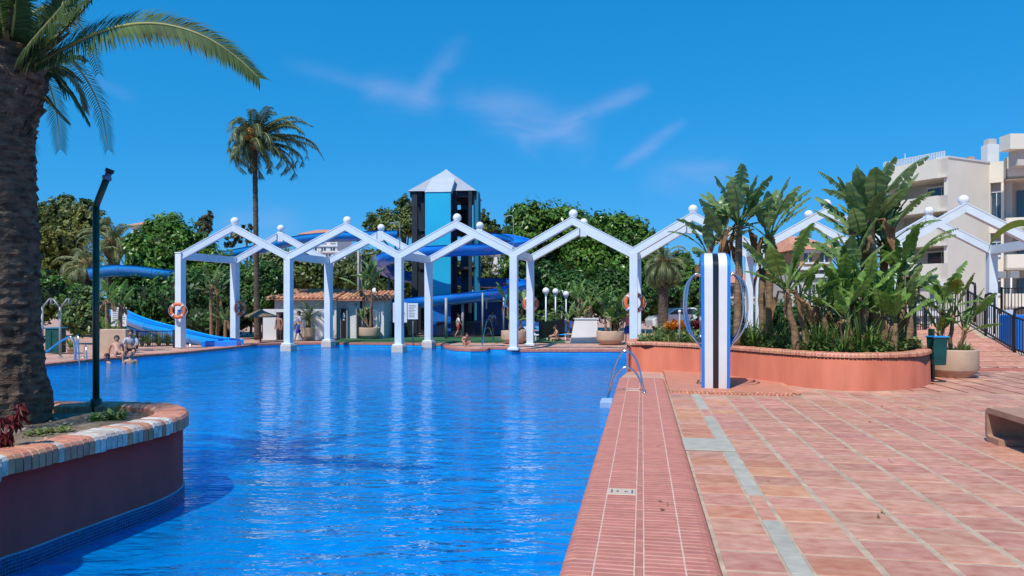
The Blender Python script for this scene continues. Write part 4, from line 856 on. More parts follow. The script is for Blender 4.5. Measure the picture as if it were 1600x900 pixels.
# tower
def tower():
    t = thing('slide_tower', 'tall slide tower with cyan front panel and faceted silver roof', 'tower', TC)
    d = 50; X = lambda px, dd=d: (px - 800) / F * dd; Z = lambda py, dd=d: H - (py - HY) / F * dd
    ze = Z(304); xl, xr = X(645), X(748); yf, yb = 48.6, 53.0
    # corner piers
    for nm, px, y, w_, m in [('pier', 648.5, yf + .3, .36, 'darkpanel'), ('pier', 661, yf + .6, .22, 'darkpanel'), ('pier', 745, yf + .5, .42, 'tealpanel'), ('pier', 655, yb, .7, 'darkpanel'), ('pier', 728, yb, .7, 'tealpanel'), ('pier', 709, yf + .2, .45, 'darkpanel'), ('pier', 735, yf + .2, .22, 'darkpanel')]:
        x = X(px, y); MB().box((x, y, ze / 2), (w_, .55, ze), 0).build(nm, M[m], t)
    xf0, xf1 = X(664, 47.4), X(704, 47.4)
    MB().box(((xf0 + xf1) / 2, 47.6, (Z(300, 47.4) + Z(470, 47.4)) / 2), (xf1 - xf0, .3, Z(300, 47.4) - Z(470, 47.4)), 0).build('front_panel', M['cyan'], t)
    MB().box(((xf0 + xf1) / 2, 47.6, (Z(470, 47.4)) / 2 - .02), (xf1 - xf0, .28, Z(470, 47.4) - .05), 0).build('lower_panel', M['bluem'], t)
    MB().box((xf1 + .0 - .06, 48.2, ze / 2), (.12, 1.0, ze), 0).build('side_panel', M['darkpanel'], t)
    MB().box((xf0 + .06, 48.2, ze / 2), (.12, 1.0, ze), 0).build('side_panel', M['darkpanel'], t)
    MB().box((X(748, 50.4), 50.4, ze / 2 + 1.9), (.12, 3.6, ze - 3.8), 0).build('right_panel', M['tealpanel'], t)
    for z in (Z(362), Z(420), Z(470)):
        MB().box(((xl + xr) / 2, 50.8, z), (xr - xl - .3, 4.0, .16), 0).build('platform', M['darkpanel'], t)
    MB().box(((xl + xr) / 2 + 1.0, 50.8, ze - .18), (xr - xl - 2.2, 4.2, .3), 0).build('lintel', M['darkpanel'], t)
    MB().box((X(654), 50.8, ze - .18), (.8, 4.2, .3), 0).build('lintel', M['darkpanel'], t)
    MB().box((X(716, 52.5), 52.6, (Z(318) + Z(362)) / 2), (1.2, .1, Z(322) - Z(362)), 0).build('back_panel', M['darkpanel'], t)
    # stair runs inside
    st = MB()
    for k in range(5):
        z0 = .2 + k * 1.7; s = 1 if k % 2 else -1; cx = X(720, 51); 
        for j in range(8): st.box((cx + s * (j - 3.5) * .3, 51.6, z0 + j * .21), (.3, .9, .05))
    st.build('stairs', M['darkpanel'], t, kind='stuff')
    # roof: four-sided cap with a proud front bay
    ap = Vector((X(696), 50.8, Z(265, 50.8))); ze2 = ze
    c = [Vector((xl - .15, yf - .1, ze2)), Vector((X(742, yf) + .1, yf - .1, ze2 + .05)), Vector((xr + .1, yb + .2, ze2)), Vector((xl + .3, yb + .2, ze2))]
    r = MB(); r.add(c + [ap], [(0, 1, 4), (1, 2, 4), (2, 3, 4), (3, 0, 4), (3, 2, 1, 0)]); r.build('roof', M['silver'], t)
    f0, f1 = Vector((xf0 - .03, 47.4, Z(300, 47.4))), Vector((xf1 + .03, 47.4, Z(299.5, 47.4))); u0, u1 = Vector((X(675, 48.9), 48.9, Z(279, 48.9))), Vector((X(711, 48.9), 48.9, Z(277.5, 48.9)))
    b0, b1 = Vector((xf0 - .03, 50, f0.z)), Vector((xf1 + .03, 50, f1.z))
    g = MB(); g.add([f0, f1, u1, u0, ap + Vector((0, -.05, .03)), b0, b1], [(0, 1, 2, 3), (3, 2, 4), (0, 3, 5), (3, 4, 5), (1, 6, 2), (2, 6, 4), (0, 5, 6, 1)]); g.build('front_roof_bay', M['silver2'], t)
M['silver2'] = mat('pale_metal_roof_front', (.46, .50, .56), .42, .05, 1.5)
tower()
# kiosk under the tower
def kiosk():
    t = thing('kiosk', 'dark blue kiosk and plant room under the coiling flume', 'kiosk', (-4, 48, 0)); d = 46.5
    a, b_ = P(655, 478, d), P(790, 520, d)
    MB().box(((a.x + b_.x) / 2, d + 3, 1.1), (b_.x - a.x, .2, 2.9), 0).build('back_wall', M['dkblue'], t)
    a, b_ = P(745, 462, 48.2), P(797, 522, 48.2); MB().box(((a.x + b_.x) / 2, 48.7, 1.3), (b_.x - a.x, 1.2, 2.6), 0, ch=.05).build('blue_wall', M['dkblue2'], t)
    a, b_ = P(640, 468, 46.6), P(742, 455, 46.6); MB().bar((a.x, 46.6, a.z - .3), (b_.x + 1.6, 46.6, b_.z - .6), .12, .12).build('canopy_edge', M['pipe'], t)
    for px in (697, 754, 787): q = P(px, 468, 43.5); MB().tube([(q.x, 43.5, 0), (q.x, 43.5, q.z + (.1 if px == 697 else .4))], .085 if px == 697 else .05, 8).build('post', M['pipe'], t)
    for i, (px, py, w_, h_) in enumerate([(731, 471, 10, 14), (760, 474, 2.6, 18), (790, 470, 5, 20)]): q = P(px, py, 44.6); MB().box((q.x, 44.7 if i else 49.2, q.z), (w_ * 44 / F, .08, h_ * 44 / F)).build('window', M['slide2'] if i != 1 else M['glass'], t)
    for k in range(4): q = P(690 + k * 22, 506, 46); MB().box((q.x, 46 + k * .3, .5), (.6, .5, .9), 0, ch=.03).build('crate', M['dkblue'], t)
M['dkblue'] = mat('navy_wall', (.006, .014, .05), .6, .2, 1); M['dkblue2'] = mat('deep_blue_wall', (.006, .035, .16), .5, .2, 1)
kiosk()
tf = MB().box((P(700, 520, 42).x, 42.5, -.03), (13, 6, .06)).build('turf_mat', M['turf']); prop(tf, 'strip of green turf in front of the slide kiosk', 'turf')
sc1 = MB(); a, b_ = P(572, 487, 46), P(645, 526, 46); sc1.box(((a.x + b_.x) / 2, 46, .85), (b_.x - a.x, .06, 1.7)); sc1 = sc1.build('green_screen', M['screen'], None); prop(sc1, 'dark green windbreak between the white house and the notice boards', 'screen')
def globe_lamp(px, top, d, lab, base=None):
    q = P(px, top, d); t = thing('globe_street_lamp', lab, 'lamp', (q.x, d, 0), 'white globe lamps beyond the pool'); r = 5.4 * d / F * (1 if px < 860 else .92)
    MB().tube([(q.x, d, -.05), (q.x, d, q.z - r)], .045, 8).build('pole', M['white'], t); MB().ball((q.x, d, q.z), r).build('globe', M['globe'], t); MB().lathe([(.05, 0), (.09, .1), (.07, .16)], (q.x, d, q.z - r - .12), 10).build('collar', M['white'], t)
for px, py, d, l in [(853, 454.5, 44, 'white globe lamp, tallest and leftmost of the five'), (868, 455.5, 48, 'white globe lamp second from the left of the five'), (877.5, 458, 51, 'middle one of the five white globe lamps'), (884.5, 459.5, 50, 'white globe lamp second from the right of the five'), (892, 461.5, 55, 'smallest white globe lamp, rightmost of the five')]: globe_lamp(px, py, d, l)
globe_lamp(586, 455, 46, 'white globe lamp above the house roof beside the tall potted palm')
b = MB(); q = P(565, 400, 44); t = thing('dark_pole', 'tall slim dark pole rising in front of the white house roof', 'pole', (q.x, 44, 0)); b.tube([(q.x, 44, 0), (q.x, 44, q.z)], .13, 10); b.build('shaft', M['blackm'], t); MB().lathe([(.22, 0), (.22, .05), (.14, .3)], (q.x, 44, 0), 12).build('base', M['blackm'], t)
# green windbreak, slides and ramp right of centre
def quadpanel(pts, th, name, lab, cat, m):
    n = (pts[1] - pts[0]).cross(pts[2] - pts[0]).normalized() * th; b = MB(); b.add(pts + [p + n for p in pts], [(0, 1, 2, 3), (7, 6, 5, 4), (0, 4, 5, 1), (1, 5, 6, 2), (2, 6, 7, 3), (3, 7, 4, 0)]); return prop(b.build(name, m), lab, cat)
quadpanel([P(842, 530, 40), P(866, 525, 41), P(866, 501, 41), P(842, 503, 40)], .05, 'windbreak_panel', 'left dark green windbreak panel by the sunloungers', 'screen', M['screen'])
quadpanel([P(866.3, 525, 41.2), P(881, 521, 43), P(881, 497, 43), P(866.3, 501, 41.2)], .05, 'windbreak_panel', 'right dark green windbreak panel under the globe lamps', 'screen', M['screen'])
tp = [P(806, 496, 50), P(835, 489, 52), P(868, 497, 50), P(900, 503, 50), P(900, 515, 46), P(845, 506, 46), P(806, 506, 46)]
b = MB(); b.add(tp + [p - Vector((0, 0, .25)) for p in tp], [tuple(range(7)), tuple(reversed(range(7, 14)))] + [(i, 7 + i, 7 + (i + 1) % 7, (i + 1) % 7) for i in range(7)]); prop(b.build('shade_sail', M['tarp']), 'blue tarpaulin shade stretched behind the globe lamp poles', 'shade sail')
a, b_, c_, d_ = P(891, 535, 39.1), P(934, 535, 39.1), P(934, 499, 39.5), P(898, 499, 39.5)
t = thing('white_ramp', 'white rendered wedge wall beside the round tub planter', 'wall', (b_.x, 39.4, 0)); b = MB()
pts = [Vector((a.x, 39.1, -.04)), Vector((b_.x, 39.1, -.04)), Vector((b_.x, 39.3, c_.z)), Vector((d_.x, 39.3, d_.z))]; bk = [p + Vector((.05 if i in (0, 3) else 0, .9, 0)) for i, p in enumerate(pts)]
b.add(pts + bk, [(0, 1, 2, 3), (5, 4, 7, 6), (1, 5, 6, 2), (3, 2, 6, 7), (4, 0, 3, 7)]); b.build('body', M['wallwhite'], t); MB().box(((b_.x + d_.x) / 2 + .02, 39.75, c_.z + .03), (b_.x - d_.x + .08, 1.0, .06)).build('coping', M['white'], t)
def lounger(px, py, rz, lab, m):
    g = G(px, py); t = thing('sun_lounger', lab, 'sun lounger', g, None, rz)
    MB().box((0, 0, .30), (.65, 1.3, .06), 0, ch=.02).build('seat', m, t, world=False)
    b = MB().box((0, 0, 0), (.65, .75, .06), 0, 0, Matrix.Translation((0, .92, .50)) @ Matrix.Rotation(.75, 4, 'X'), ch=0); b.build('backrest', m, t, world=False)
    for x in (-.28, .28):
        for y in (-.55, .5): MB().box((x, y, .14), (.05, .05, .28)).build('leg', M['white'], t, world=False)
lounger(853, 532, 1.2, 'white sun lounger in front of the green windbreak', M['shirt_w']); lounger(870, 531, 1.3, 'blue sun lounger with arched back by the windbreak', M['slide2']); lounger(884, 530, 1.35, 'pale yellow sun lounger against the white wedge wall', M['limecream'])
person('bather lying by the white wedge wall with pink skin', G(871, 533), rad(100), 1.5, SIT, dict(skin=M['skin'], clothes=[shorts(M['shorts_r'], False)]))
# car beyond the fence
def car(px, py, d, rz, lab):
    q = P(px, py, d); t = thing('parked_car', lab, 'car', (q.x, d, q.z), None, rz)
    prof = [(-2.1, .35), (-2.15, .75), (-1.9, .95), (-1.3, 1.05), (-.7, 1.45), (.5, 1.5), (1.35, 1.08), (2.0, .98), (2.15, .7), (2.1, .35)]
    vs = [(x, -.85, z) for x, z in prof] + [(x, .85, z) for x, z in prof]; n = len(prof)
    MB().add(vs, [tuple(range(n)), tuple(reversed(range(n, 2 * n)))] + [(i, n + i, n + (i + 1) % n, (i + 1) % n) for i in range(n)]).build('body', M['carw'], t, world=False, bevel=.06)
    MB().add([(-1.15, -.87, 1.08), (-.65, -.87, 1.38), (.45, -.87, 1.42), (1.1, -.87, 1.08)], [(0, 1, 2, 3)]).build('side_window', M['glass'], t, world=False)
    for x in (-1.35, 1.35):
        for y in (-.8, .8):
            w_ = MB(); w_.lathe([(.33, -.1), (.33, .1)], (0, 0, 0), 18); w_.v = [(a + x, c + y, b + .33) for a, b, c in w_.v]; w_.build('wheel', M['dark'], t, world=False)
car(1066, 518, 46, .1, 'white parked car seen through the plants beside the shower pillar')
# ================================================================== white house with tiled roof
def tile_roof(name, a, b, ridge_a, ridge_b, parent, m, pitch=.24):
    """barrel-tile slope between eave a-b and ridge"""
    a, b, ra, rb = map(Vector, (a, b, ridge_a, ridge_b)); n = int((b - a).length / pitch); mb = MB(); nrm = (b - a).cross(ra - a).normalized()
    if nrm.z < 0: nrm = -nrm
    MB().add([a, b, rb, ra, a - nrm * .08, b - nrm * .08, rb - nrm * .08, ra - nrm * .08], [(0, 1, 2, 3), (7, 6, 5, 4), (0, 4, 5, 1), (1, 5, 6, 2), (2, 6, 7, 3), (3, 7, 4, 0)]).build('roof_deck', m, parent)
    K = 5
    for i in range(n):
        e0 = a.lerp(b, (i + .5) / n); e1 = ra.lerp(rb, (i + .5) / n); sdir = (b - a).normalized()
        for k in range(K):
            p, q = e0.lerp(e1, k / K), e0.lerp(e1, (k + 1.12) / K); r = pitch * .42; vs = []
            for (c, rr, h) in ((p, r, .05), (q, r * .85, .02)):
                for j in range(6): g = math.pi * j / 5; vs.append(c + sdir * math.cos(g) * rr + nrm * (math.sin(g) * rr + h))
            mb.add(vs, [(j, j + 1, 7 + j, 6 + j) for j in range(5)] + [(5, 4, 3, 2, 1, 0)], 0, True)
    o = mb.build('roof_tiles', m, parent, kind='stuff')
def house():
    t = thing('white_house', 'low white poolside house with a clay tiled roof', 'house', (-11, 44, 0)); d = 43.5
    zt = P(500, 468, d).z; zr = P(500, 453.5, 46).z; xl, xm, xr = P(428, 500, d).x, P(525, 500, d).x, P(608, 500, d + 1.5).x
    MB().box(((xl + xm) / 2, d + 2.6, zt / 2), (xm - xl, 5.0, zt), 0).build('wall', M['wallwhite'], t)
    MB().box(((xm + xr) / 2 + .01, d + 2.9, zt / 2 - .01), (xr - xm, 5.0, zt), 0, -.05).build('wall', M['wallwhite'], t)
    # tall screen wall in front, lit
    x0, x1 = P(412, 500, 42).x, P(513.5, 500, 42).x; zs = P(0, 483, 42).z; dl, dr = P(432.5, 500, 42).x, P(446, 500, 42).x; zd = P(0, 487.5, 42).z
    MB().box(((x0 + dl) / 2, 42, zs / 2), (dl - x0, .25, zs)).build('screen_wall', M['wallwhite'], t); MB().box(((dr + x1) / 2, 42, zs / 2), (x1 - dr, .25, zs)).build('screen_wall', M['wallwhite'], t)
    MB().box(((dl + dr) / 2, 42, (zs + zd) / 2), (dr - dl, .24, zs - zd)).build('lintel', M['wallwhite'], t); MB().box(((dl + dr) / 2, 42.3, zd / 2), (dr - dl, .04, zd)).build('doorway', M['dark'], t)
    tile_roof('roof', (xl - .3, d - .45, zt + .04), (xm + .1, d - .45, zt + .04), (xl - .3, d + 3.2, zr), (xm + .1, d + 3.2, zr), t, M['rooft'])
    tile_roof('roof', (xm + .15, d - .15, zt - .0), (xr + .3, d + .15, zt), (xm + .15, d + 3.4, zr - .05), (xr + .3, d + 3.4, zr - .1), t, M['rooft'])
    def door(px0, px1, py0, py1, sign):
        a, b_ = P(px0, py0, d + .35), P(px1, py1, d + .35); f = MB().box(((a.x + b_.x) / 2, d + .30, (a.z + b_.z) / 2), (b_.x - a.x, .10, a.z - b_.z), 0, -.05).build('door', M['dark'], t)
        w = b_.x - a.x
        for s in (-1, 1): MB().box(((a.x + b_.x) / 2 + s * (w / 2 + .03), d + .29, (a.z + b_.z) / 2), (.07, .14, a.z - b_.z + .05), 0, -.05).build('door_frame', M['pipe'], f)
        if sign:
            k = MB(); cx = (a.x + b_.x) / 2; z = a.z - .45
            k.box((cx, d + .235, z), (.14, .01, .14)); k.ball((cx, d + .235, z + .13), .05, 0, 8, 6, 1, .2, 1); k.box((cx, d + .235, z - .16), (.10, .01, .18)); k.build('pictogram', M['white'], f)
    door(533.5, 542, 482, 528.5, True); door(558.5, 566, 483, 528, False); door(571, 578, 483, 527, False)
    for px, py, s in [(502, 476, 4.5), (537, 477, 2), (554, 476.5, 3)]:
        q = P(px, py, d + .05); MB().box((q.x, d + (.08 if px < 520 else .32), q.z), (s * d / F * 1.1, .12, s * d / F * 1.1), 0).build('vent', M['stucco2'] if px < 520 else M['pipe'], t)
    q = P(520, 480, d); MB().box((xm - .02, d - .02, zt / 2), (.12, .14, zt)).build('corner_pilaster', M['wallwhite'], t)
house()
# ================================================================== distant buildings
def block(name, lab, px0, px1, py0, py1, d, depth, m, floors, bays, roof=None, cat='building', fac=None, rz=0):
    a, b_ = P(px0, py0, d), P(px1, py1, d); w = b_.x - a.x; h = a.z; cx = (a.x + b_.x) / 2; t = thing(name, lab, cat, (cx, d, 0), None, rz)
    MB().box((0, depth / 2, h / 2 - .5), (w, depth, h + 1)).build('wall', m, t, world=False)
    z0 = max(0, b_.z)
    for f in range(floors):
        for k in range(bays):
            x = -w / 2 + w * (k + .5) / bays; z = z0 + (h - z0) * (f + .52) / floors; ww, hh = w / bays * .48, (h - z0) / floors * .5
            o = MB().box((x, .02, z), (ww, .12, hh)).build('window', M['glass'], t, world=False)
            MB().box((x, -.06, z - hh / 2 - .08), (ww * 1.2, .2, .12)).build('sill', M['winframe'], o, world=False)
            MB().box((x, -.05, z), (.08, .06, hh)).build('mullion', M['winframe'], o, world=False)
        MB().box((0, -.06, z0 + (h - z0) * (f + 1) / floors - .12), (w + .2, .24, .22)).build('cornice', M['winframe'], t, world=False)
    if roof: 
        MB().add([(-w / 2 - .5, -.5, h), (w / 2 + .5, -.5, h), (w / 2 + .5, depth + .5, h), (-w / 2 - .5, depth + .5, h), (-w / 2 + w * .22, depth / 2, h + roof), (w / 2 - w * .22, depth / 2, h + roof)], [(0, 1, 5, 4), (1, 2, 5), (2, 3, 4, 5), (3, 0, 4), (3, 2, 1, 0)]).build('roof', M['rooft'], t, world=False)
    return t
t = block('villa', 'distant white villa with a low clay roof behind the slide', 470, 527, 366, 400, 115, 10, M['wallwhite'], 2, 4, 1.2)
block('villa', 'distant white apartment terrace with awnings above the poolside house', 427, 552, 392, 480, 100, 10, M['wallwhite'], 4, 8)
block('villa', 'pale distant house low behind the date palms on the left', 205, 232, 352, 400, 120, 9, M['wallwhite'], 2, 2, 1.2)
block('villa', 'distant pale building glimpsed right of the slide tower', 748, 800, 396, 470, 100, 10, M['wallwhite'], 3, 4)
block('ochre_house', 'ochre house with clay roof seen between the paddle-leaf plants', 1250, 1300, 390, 470, 52, 8, M['ochre'], 3, 2, 1.3, cat='house')
block('grey_annex', 'plain grey annex wall below the ochre house', 1236, 1300, 428, 500, 46, 6, M['stucco2'], 1, 3)
block('salmon_house', 'salmon coloured low house behind the striped pillar plants', 1130, 1192, 442, 500, 55, 8, M['ochre'], 2, 3, 1.0, cat='house')
block('white_annex', 'low white wall block behind the black railing right of the large paddle-leaf clump', 1355, 1475, 440, 545, 40, 4, M['stucco2'], 2, 4)
# ================================================================== apartment building
def apartments():
    t = thing('apartment_building', 'large beige apartment block with recessed balconies on the right', 'building', (34, 56, 0))
    zt = 2 + 230 * 55 / F
    A = Vector((P(1385, 0, 59.5).x, 59.5)); B = Vector((P(1424, 0, 57.6).x, 57.6)); C_ = Vector((P(1481, 0, 55).x, 55)); D_ = Vector((P(1546, 0, 57.2).x, 57.2)); E = Vector((P(1568, 0, 56.6).x, 56.6)); Fp = Vector((P(1690, 0, 54.6).x, 54.6))
    hb = 2 - (0) ; up = Vector((0, 0, 1))
    def wallseg(p, q, z0, z1, dep=0.0, th=.3, m='stucco', name='wall'):
        d = (q - p).normalized(); nn = Vector((-d.y, d.x)); 
        if nn.y < 0: nn = -nn
        p2, q2 = p + nn * dep, q + nn * dep; vs = [(*p2, z0), (*q2, z0), (*(q2 + nn * th), z0), (*(p2 + nn * th), z0)]; vs += [(x, y, z1) for x, y, z in vs]
        return MB().add(vs, [(0, 3, 2, 1), (4, 5, 6, 7), (0, 1, 5, 4), (1, 2, 6, 5), (2, 3, 7, 6), (3, 0, 4, 7)]).build(name, M[m], t)
    Zp = lambda py, d: 2 - (py - HY) / F * d
    # plain centre wall
    wallseg(C_, D_, 0, zt, 0, .3)
    rp = [A, C_, D_, E, Fp, Fp + Vector((2, 8)), A + Vector((6, 9))]; MB().prism([p + Vector((.3, .5)) for p in rp], zt - .3, zt - .12).build('roof_slab', M['stucco2'], t)
    wallseg(C_ + (D_ - C_) * .0, D_, zt, zt + .12, -.06, 1.0, 'winframe', 'parapet_cap')
    # left facet: bands and recessed bays
    bands = [(247, 277), (304, 328), (357, 383), (413, 440), (468, 497)]
    dm = 56.5
    for i, (y0, y1) in enumerate(bands):
        # heights follow the pixel rows at the corner C (d = 55)
        z1, z0 = Zp(y0 if i else 246, 55), Zp(y1 - 1, 55)
        if i: z1 = Zp([0, 304, 357, 411, 466][i], 55); z0 = Zp([0, 329, 383, 440, 497][i], 55)
        wallseg(A, B + (C_ - B) * .78, z0, z1, -.25, .25, 'stucco', 'balcony_parapet'); wallseg(B + (C_ - B) * .78, C_, z0, z1, 0, .3, 'stucco2', 'wall')
        wallseg(A, C_, z0 - .02, z0 + .16, -.2, 3.0, 'stucco', 'floor_slab')
    wallseg(A, C_, 0, zt - .05, 2.2, .3, 'stucco2', 'recessed_wall'); wallseg(A - (C_ - A) * .12, A, 0, zt - .5, .2, 6, 'stucco', 'wall')
    wallseg(B + (C_ - B) * .90, C_, 0, zt - .1, .02, 2.2, 'stucco', 'pier'); 
    for i in range(4):
        z0, z1 = Zp([304, 357, 411, 466][i], 55), Zp([277, 329, 383, 440][i], 55)
        dd = C_ - A
        for (f0, f1) in ((.42, .64), (.66, .88)):
            o = wallseg(A + dd * f0, A + dd * f1, z0 - .6, z1 - .35, 2.05, .12, 'glass', 'window')
        wallseg(A + dd * .40, A + dd * .90, z1 - .35, z1 - .22, 2.0, .2, 'winframe', 'window_frame'); wallseg(A + dd * .645, A + dd * .655, z0 - .6, z1 - .35, 2.0, .1, 'winframe', 'mullion')
    # right facets
    for i in range(5):
        z1 = [zt + .05, Zp(343, 56), Zp(400, 56), Zp(461, 56), Zp(520, 56)][i]; z0 = [Zp(282, 56), Zp(362, 56), Zp(424, 56), Zp(484, 56), 0][i]
        wallseg(D_, E, z0, z1, 0, .3, 'stucco'); wallseg(E, Fp, z0 + .1, z1 + .1, -.9, .25, 'stucco', 'balcony_parapet'); wallseg(E, Fp, z0 + .1, z0 + .25, -.9, 3, 'stucco', 'floor_slab')
        wallseg(E - (Fp - E) * .0, E + (Fp - E) * .02, z0 + .1, z1 + .1, -.9, 1.0, 'stucco2', 'balcony_side')
    wallseg(D_ + (E - D_) * .82, E, 0, zt, .02, .5, 'stucco', 'pier'); wallseg(D_, D_ + (E - D_) * .06, 0, zt, .02, .5, 'stucco', 'pier'); wallseg(D_, E + (E - D_) * .5, 0, zt - .1, .6, .3, 'stucco2', 'recessed_wall'); wallseg(E - (Fp - E) * .2, Fp, 0, zt - .1, 2.0, .3, 'stucco2', 'recessed_wall')
    for i in range(4):
        z1 = [Zp(282, 56), Zp(336 + 0, 56) * 0 + Zp(335 + 0, 56), Zp(394, 56), Zp(454, 56)][i]
        z1 = [Zp(284, 56), Zp(364, 56), Zp(426, 56), Zp(486, 56)][i]; z0 = [Zp(341, 56), Zp(398, 56), Zp(459, 56), Zp(518, 56)][i]; d2 = E - D_
        wallseg(D_ + d2 * .10, D_ + d2 * .78, z0, z1 - .5, .50, .08, 'glass', 'window'); wallseg(D_ + d2 * .08, D_ + d2 * .80, z1 - .62, z1 - .48, .44, .1, 'winframe', 'window_frame'); wallseg(D_ + d2 * .42, D_ + d2 * .47, z0, z1 - .55, .44, .1, 'winframe', 'mullion'); wallseg(D_ + d2 * .02, D_ + d2 * .82, z0 - .12, z0 + .04, -.12, .3, 'winframe', 'sill')
        d3 = Fp - E; wallseg(E + d3 * .25, E + d3 * .8, z0 - .6, z1 - .4, 1.9, .1, 'glass', 'window')
    # roof: terrace rail, chimneys, penthouse
    r = MB()
    for k in range(40):
        p = A.lerp(C_, k / 39); r.box((p.x, p.y + .4, zt + .25), (.05, .05, .6))
    p0, p1 = A, C_; r.bar((A.x, A.y + .4, zt + .55), (C_.x, C_.y + .4, zt + .55), .05); r.build('terrace_rail', M['winframe'], t, kind='stuff')
    for k in range(26):
        pass
    r = MB(); q = C_.lerp(D_, .1)
    for (px, py, w_, h_) in [(1496, 245, 10, 6), (1527, 246, 9, 5)]:
        c = P(px, py, 57); MB().box((c.x, 58, zt + .25), (w_ * 57 / F, .6, .7)).build('vent_block', M['ochre'], t)
    c = P(1560, 243, 57); o = MB().box((c.x, 58, zt + .6), (.9, .8, 1.9)).build('chimney', M['wallwhite'], t); MB().box((c.x, 58, zt + 1.75), (.62, .6, .5)).build('chimney_cap', M['stucco2'], o)
    pl, pr = P(1583, 207, 53), P(1700, 207, 53); MB().box(((pl.x + pr.x) / 2, 53.9, Zp(219, 53)), (pr.x - pl.x, 1.2, Zp(207, 53) - Zp(231, 53))).build('penthouse', M['stucco'], t); MB().box(((pl.x + pr.x) / 2 + .8, 54.2, Zp(238, 53)), (pr.x - pl.x, 1, 1.6)).build('penthouse_wall', M['stucco2'], t)
    for px, py in ((1570, 429), (1591, 429)): c = P(px, py, 52); MB().box((c.x, 52.5, c.z), (.62, .35, .5), 0, ch=.03).build('air_conditioner', M['pipe'], t)
    MB().tube([tuple(P(1580, 434, 52)), tuple(P(1580, 500, 52))], .06, 6).build('drain_pipe', M['winframe'], t)
    MB().tube([(A.x + 1.5, A.y, zt), (A.x + 1.5, A.y, zt + 1.2)], .02, 5).build('antenna', M['winframe'], t)
apartments()
# ================================================================== ramp and black railings
def rz_(d): return (d - 22.6) * .28
def Rp(px, py):           # point on the ramp plane for a viewed direction
    k = (py - HY) / F; d = (H + 22.6 * .28) / (.28 + k); return Vector(((px - 800) / F * d, d, rz_(d)))
def ramp():
    t = thing('tiled_ramp', 'tiled ramp rising behind the tub planter to the black railings', 'ramp', (15, 24, 0))
    poly = [Vector((10.8, 22.6, -.02)), Vector((19, 22.6, -.02)), Rp(1640, 575), Rp(1600, 549), Rp(1543, 524), Rp(1515, 506), Vector((14.2, 27.4, rz_(27.4))), Vector((12.2, 26.4, rz_(26.4)))]
    b = MB(); n = len(poly); b.add(poly + [Vector((p.x, p.y, -.5)) for p in poly], [tuple(range(n))] + [(i, n + i, n + (i + 1) % n, (i + 1) % n) for i in range(n)]); b.build('slab', M['grout'], t)
    nx = Vector((1, 0, 0)); ny = Vector((0, 1, .28)).normalized(); pxy = [p.to_2d() for p in poly]
    me = MB().box((0, 0, 0), (.52, .43, .02), 0, ch=.004).mesh('tile', M['terra']); g = MB()
    for i in range(22):
        for j in range(11):
            x, y = 10.9 + i * .56 + j * .10, 23.05 + j * .455
            if all(inside((x + a, y + b_), pxy) for a in (-.2, .2) for b_ in (-.18, .18)):
                o = link('tile', me, t, False); o.matrix_parent_inverse = MW[t.name].inverted(); o.location = (x, y, rz_(y) + .012); o.rotation_euler = (math.atan(.28), 0, -.18 + rnd.gauss(0, .004))
    ed = MB().box((0, 0, 0), (.062, .2, .07), 0, ch=.01).mesh('brick', M['clinker'])
    for i in range(100):
        x = 11.0 + i * .078; o = link('brick', ed, t, False); o.matrix_parent_inverse = MW[t.name].inverted(); o.location = (x, 22.55, .035)
    for i in range(100):
        x = 11.0 + i * .078; o = link('brick', ed, t, False); o.matrix_parent_inverse = MW[t.name].inverted(); o.location = (x, 22.34, .002)
ramp()
def arch_rail(p, q, h, n, lab, grp=None):
    """railing panel: posts that bend over into a hoop at the far end, vertical bars, sloping rails"""
    t = thing('railing', lab, 'railing', (p + q) / 2, grp); m = M['blackm']; up = Vector((0, 0, 1)); d = (q - p); hd = Vector((d.x, d.y, 0)).normalized()
    hoop = [p, p + up * h, p + up * (h + .13) + hd * .10, p + up * (h + .18) + hd * .28, p + up * (h + .13) + hd * .46, p + up * h + hd * .56, p + up * .1 + hd * .56]
    MB().tube(catmull(hoop[:1] + hoop[1:6] + hoop[6:], 4, False), .042, 8).build('hoop_post', m, t)
    MB().bar(p + up * (h - .12), q + up * (h - .12), .05).build('top_rail', m, t); MB().bar(p + up * .14, q + up * .14, .05).build('bottom_rail', m, t)
    me = MB().box((0, 0, 0), (.022, .022, h - .3)).mesh('bar', m)
    for i in range(1, n):
        c = p.lerp(q, i / n) + up * (h / 2 + .01); o = link('bar', me, t, False); o.matrix_parent_inverse = MW[t.name].inverted(); o.location = c
    MB().tube([tuple(q), tuple(q + up * h)], .035, 8).build('post', m, t)
r0, r1, r2, r3 = Rp(1655, 578), Rp(1585, 552), Rp(1540, 525), Rp(1512, 507)
arch_rail(r1, r0, 1.30, 16, 'black hooped railing panel nearest the right frame edge'); arch_rail(r2, r1, 1.30, 14, 'middle black hooped railing panel beside the ramp'); arch_rail(r3, r2, 1.35, 12, 'black hooped railing panel at the top of the ramp')
e0, e1, e2 = P(1350, 540, 25.5), P(1445, 540, 26.5), P(1512, 507, 28.5)
barfence(Vector((e0.x, 25.5, .45)), Vector((e1.x, 26.5, .6)), 1.35, 26, 'black bar railing behind the large paddle-leaf clump', M['blackm'], thick=.022, cat='railing', name='railing')
barfence(Vector((e1.x + .1, 26.6, .65)), Vector((e2.x, 28.5, 1.4)), 1.3, 16, 'black bar railing behind the potted yellowing plant', M['blackm'], thick=.022, cat='railing', name='railing')
barfence(P(1565, 510, 31), P(1690, 510, 31), 1.6, 24, 'far black bar railing in front of the apartment block', M['blackm'], thick=.022, cat='railing', name='railing')
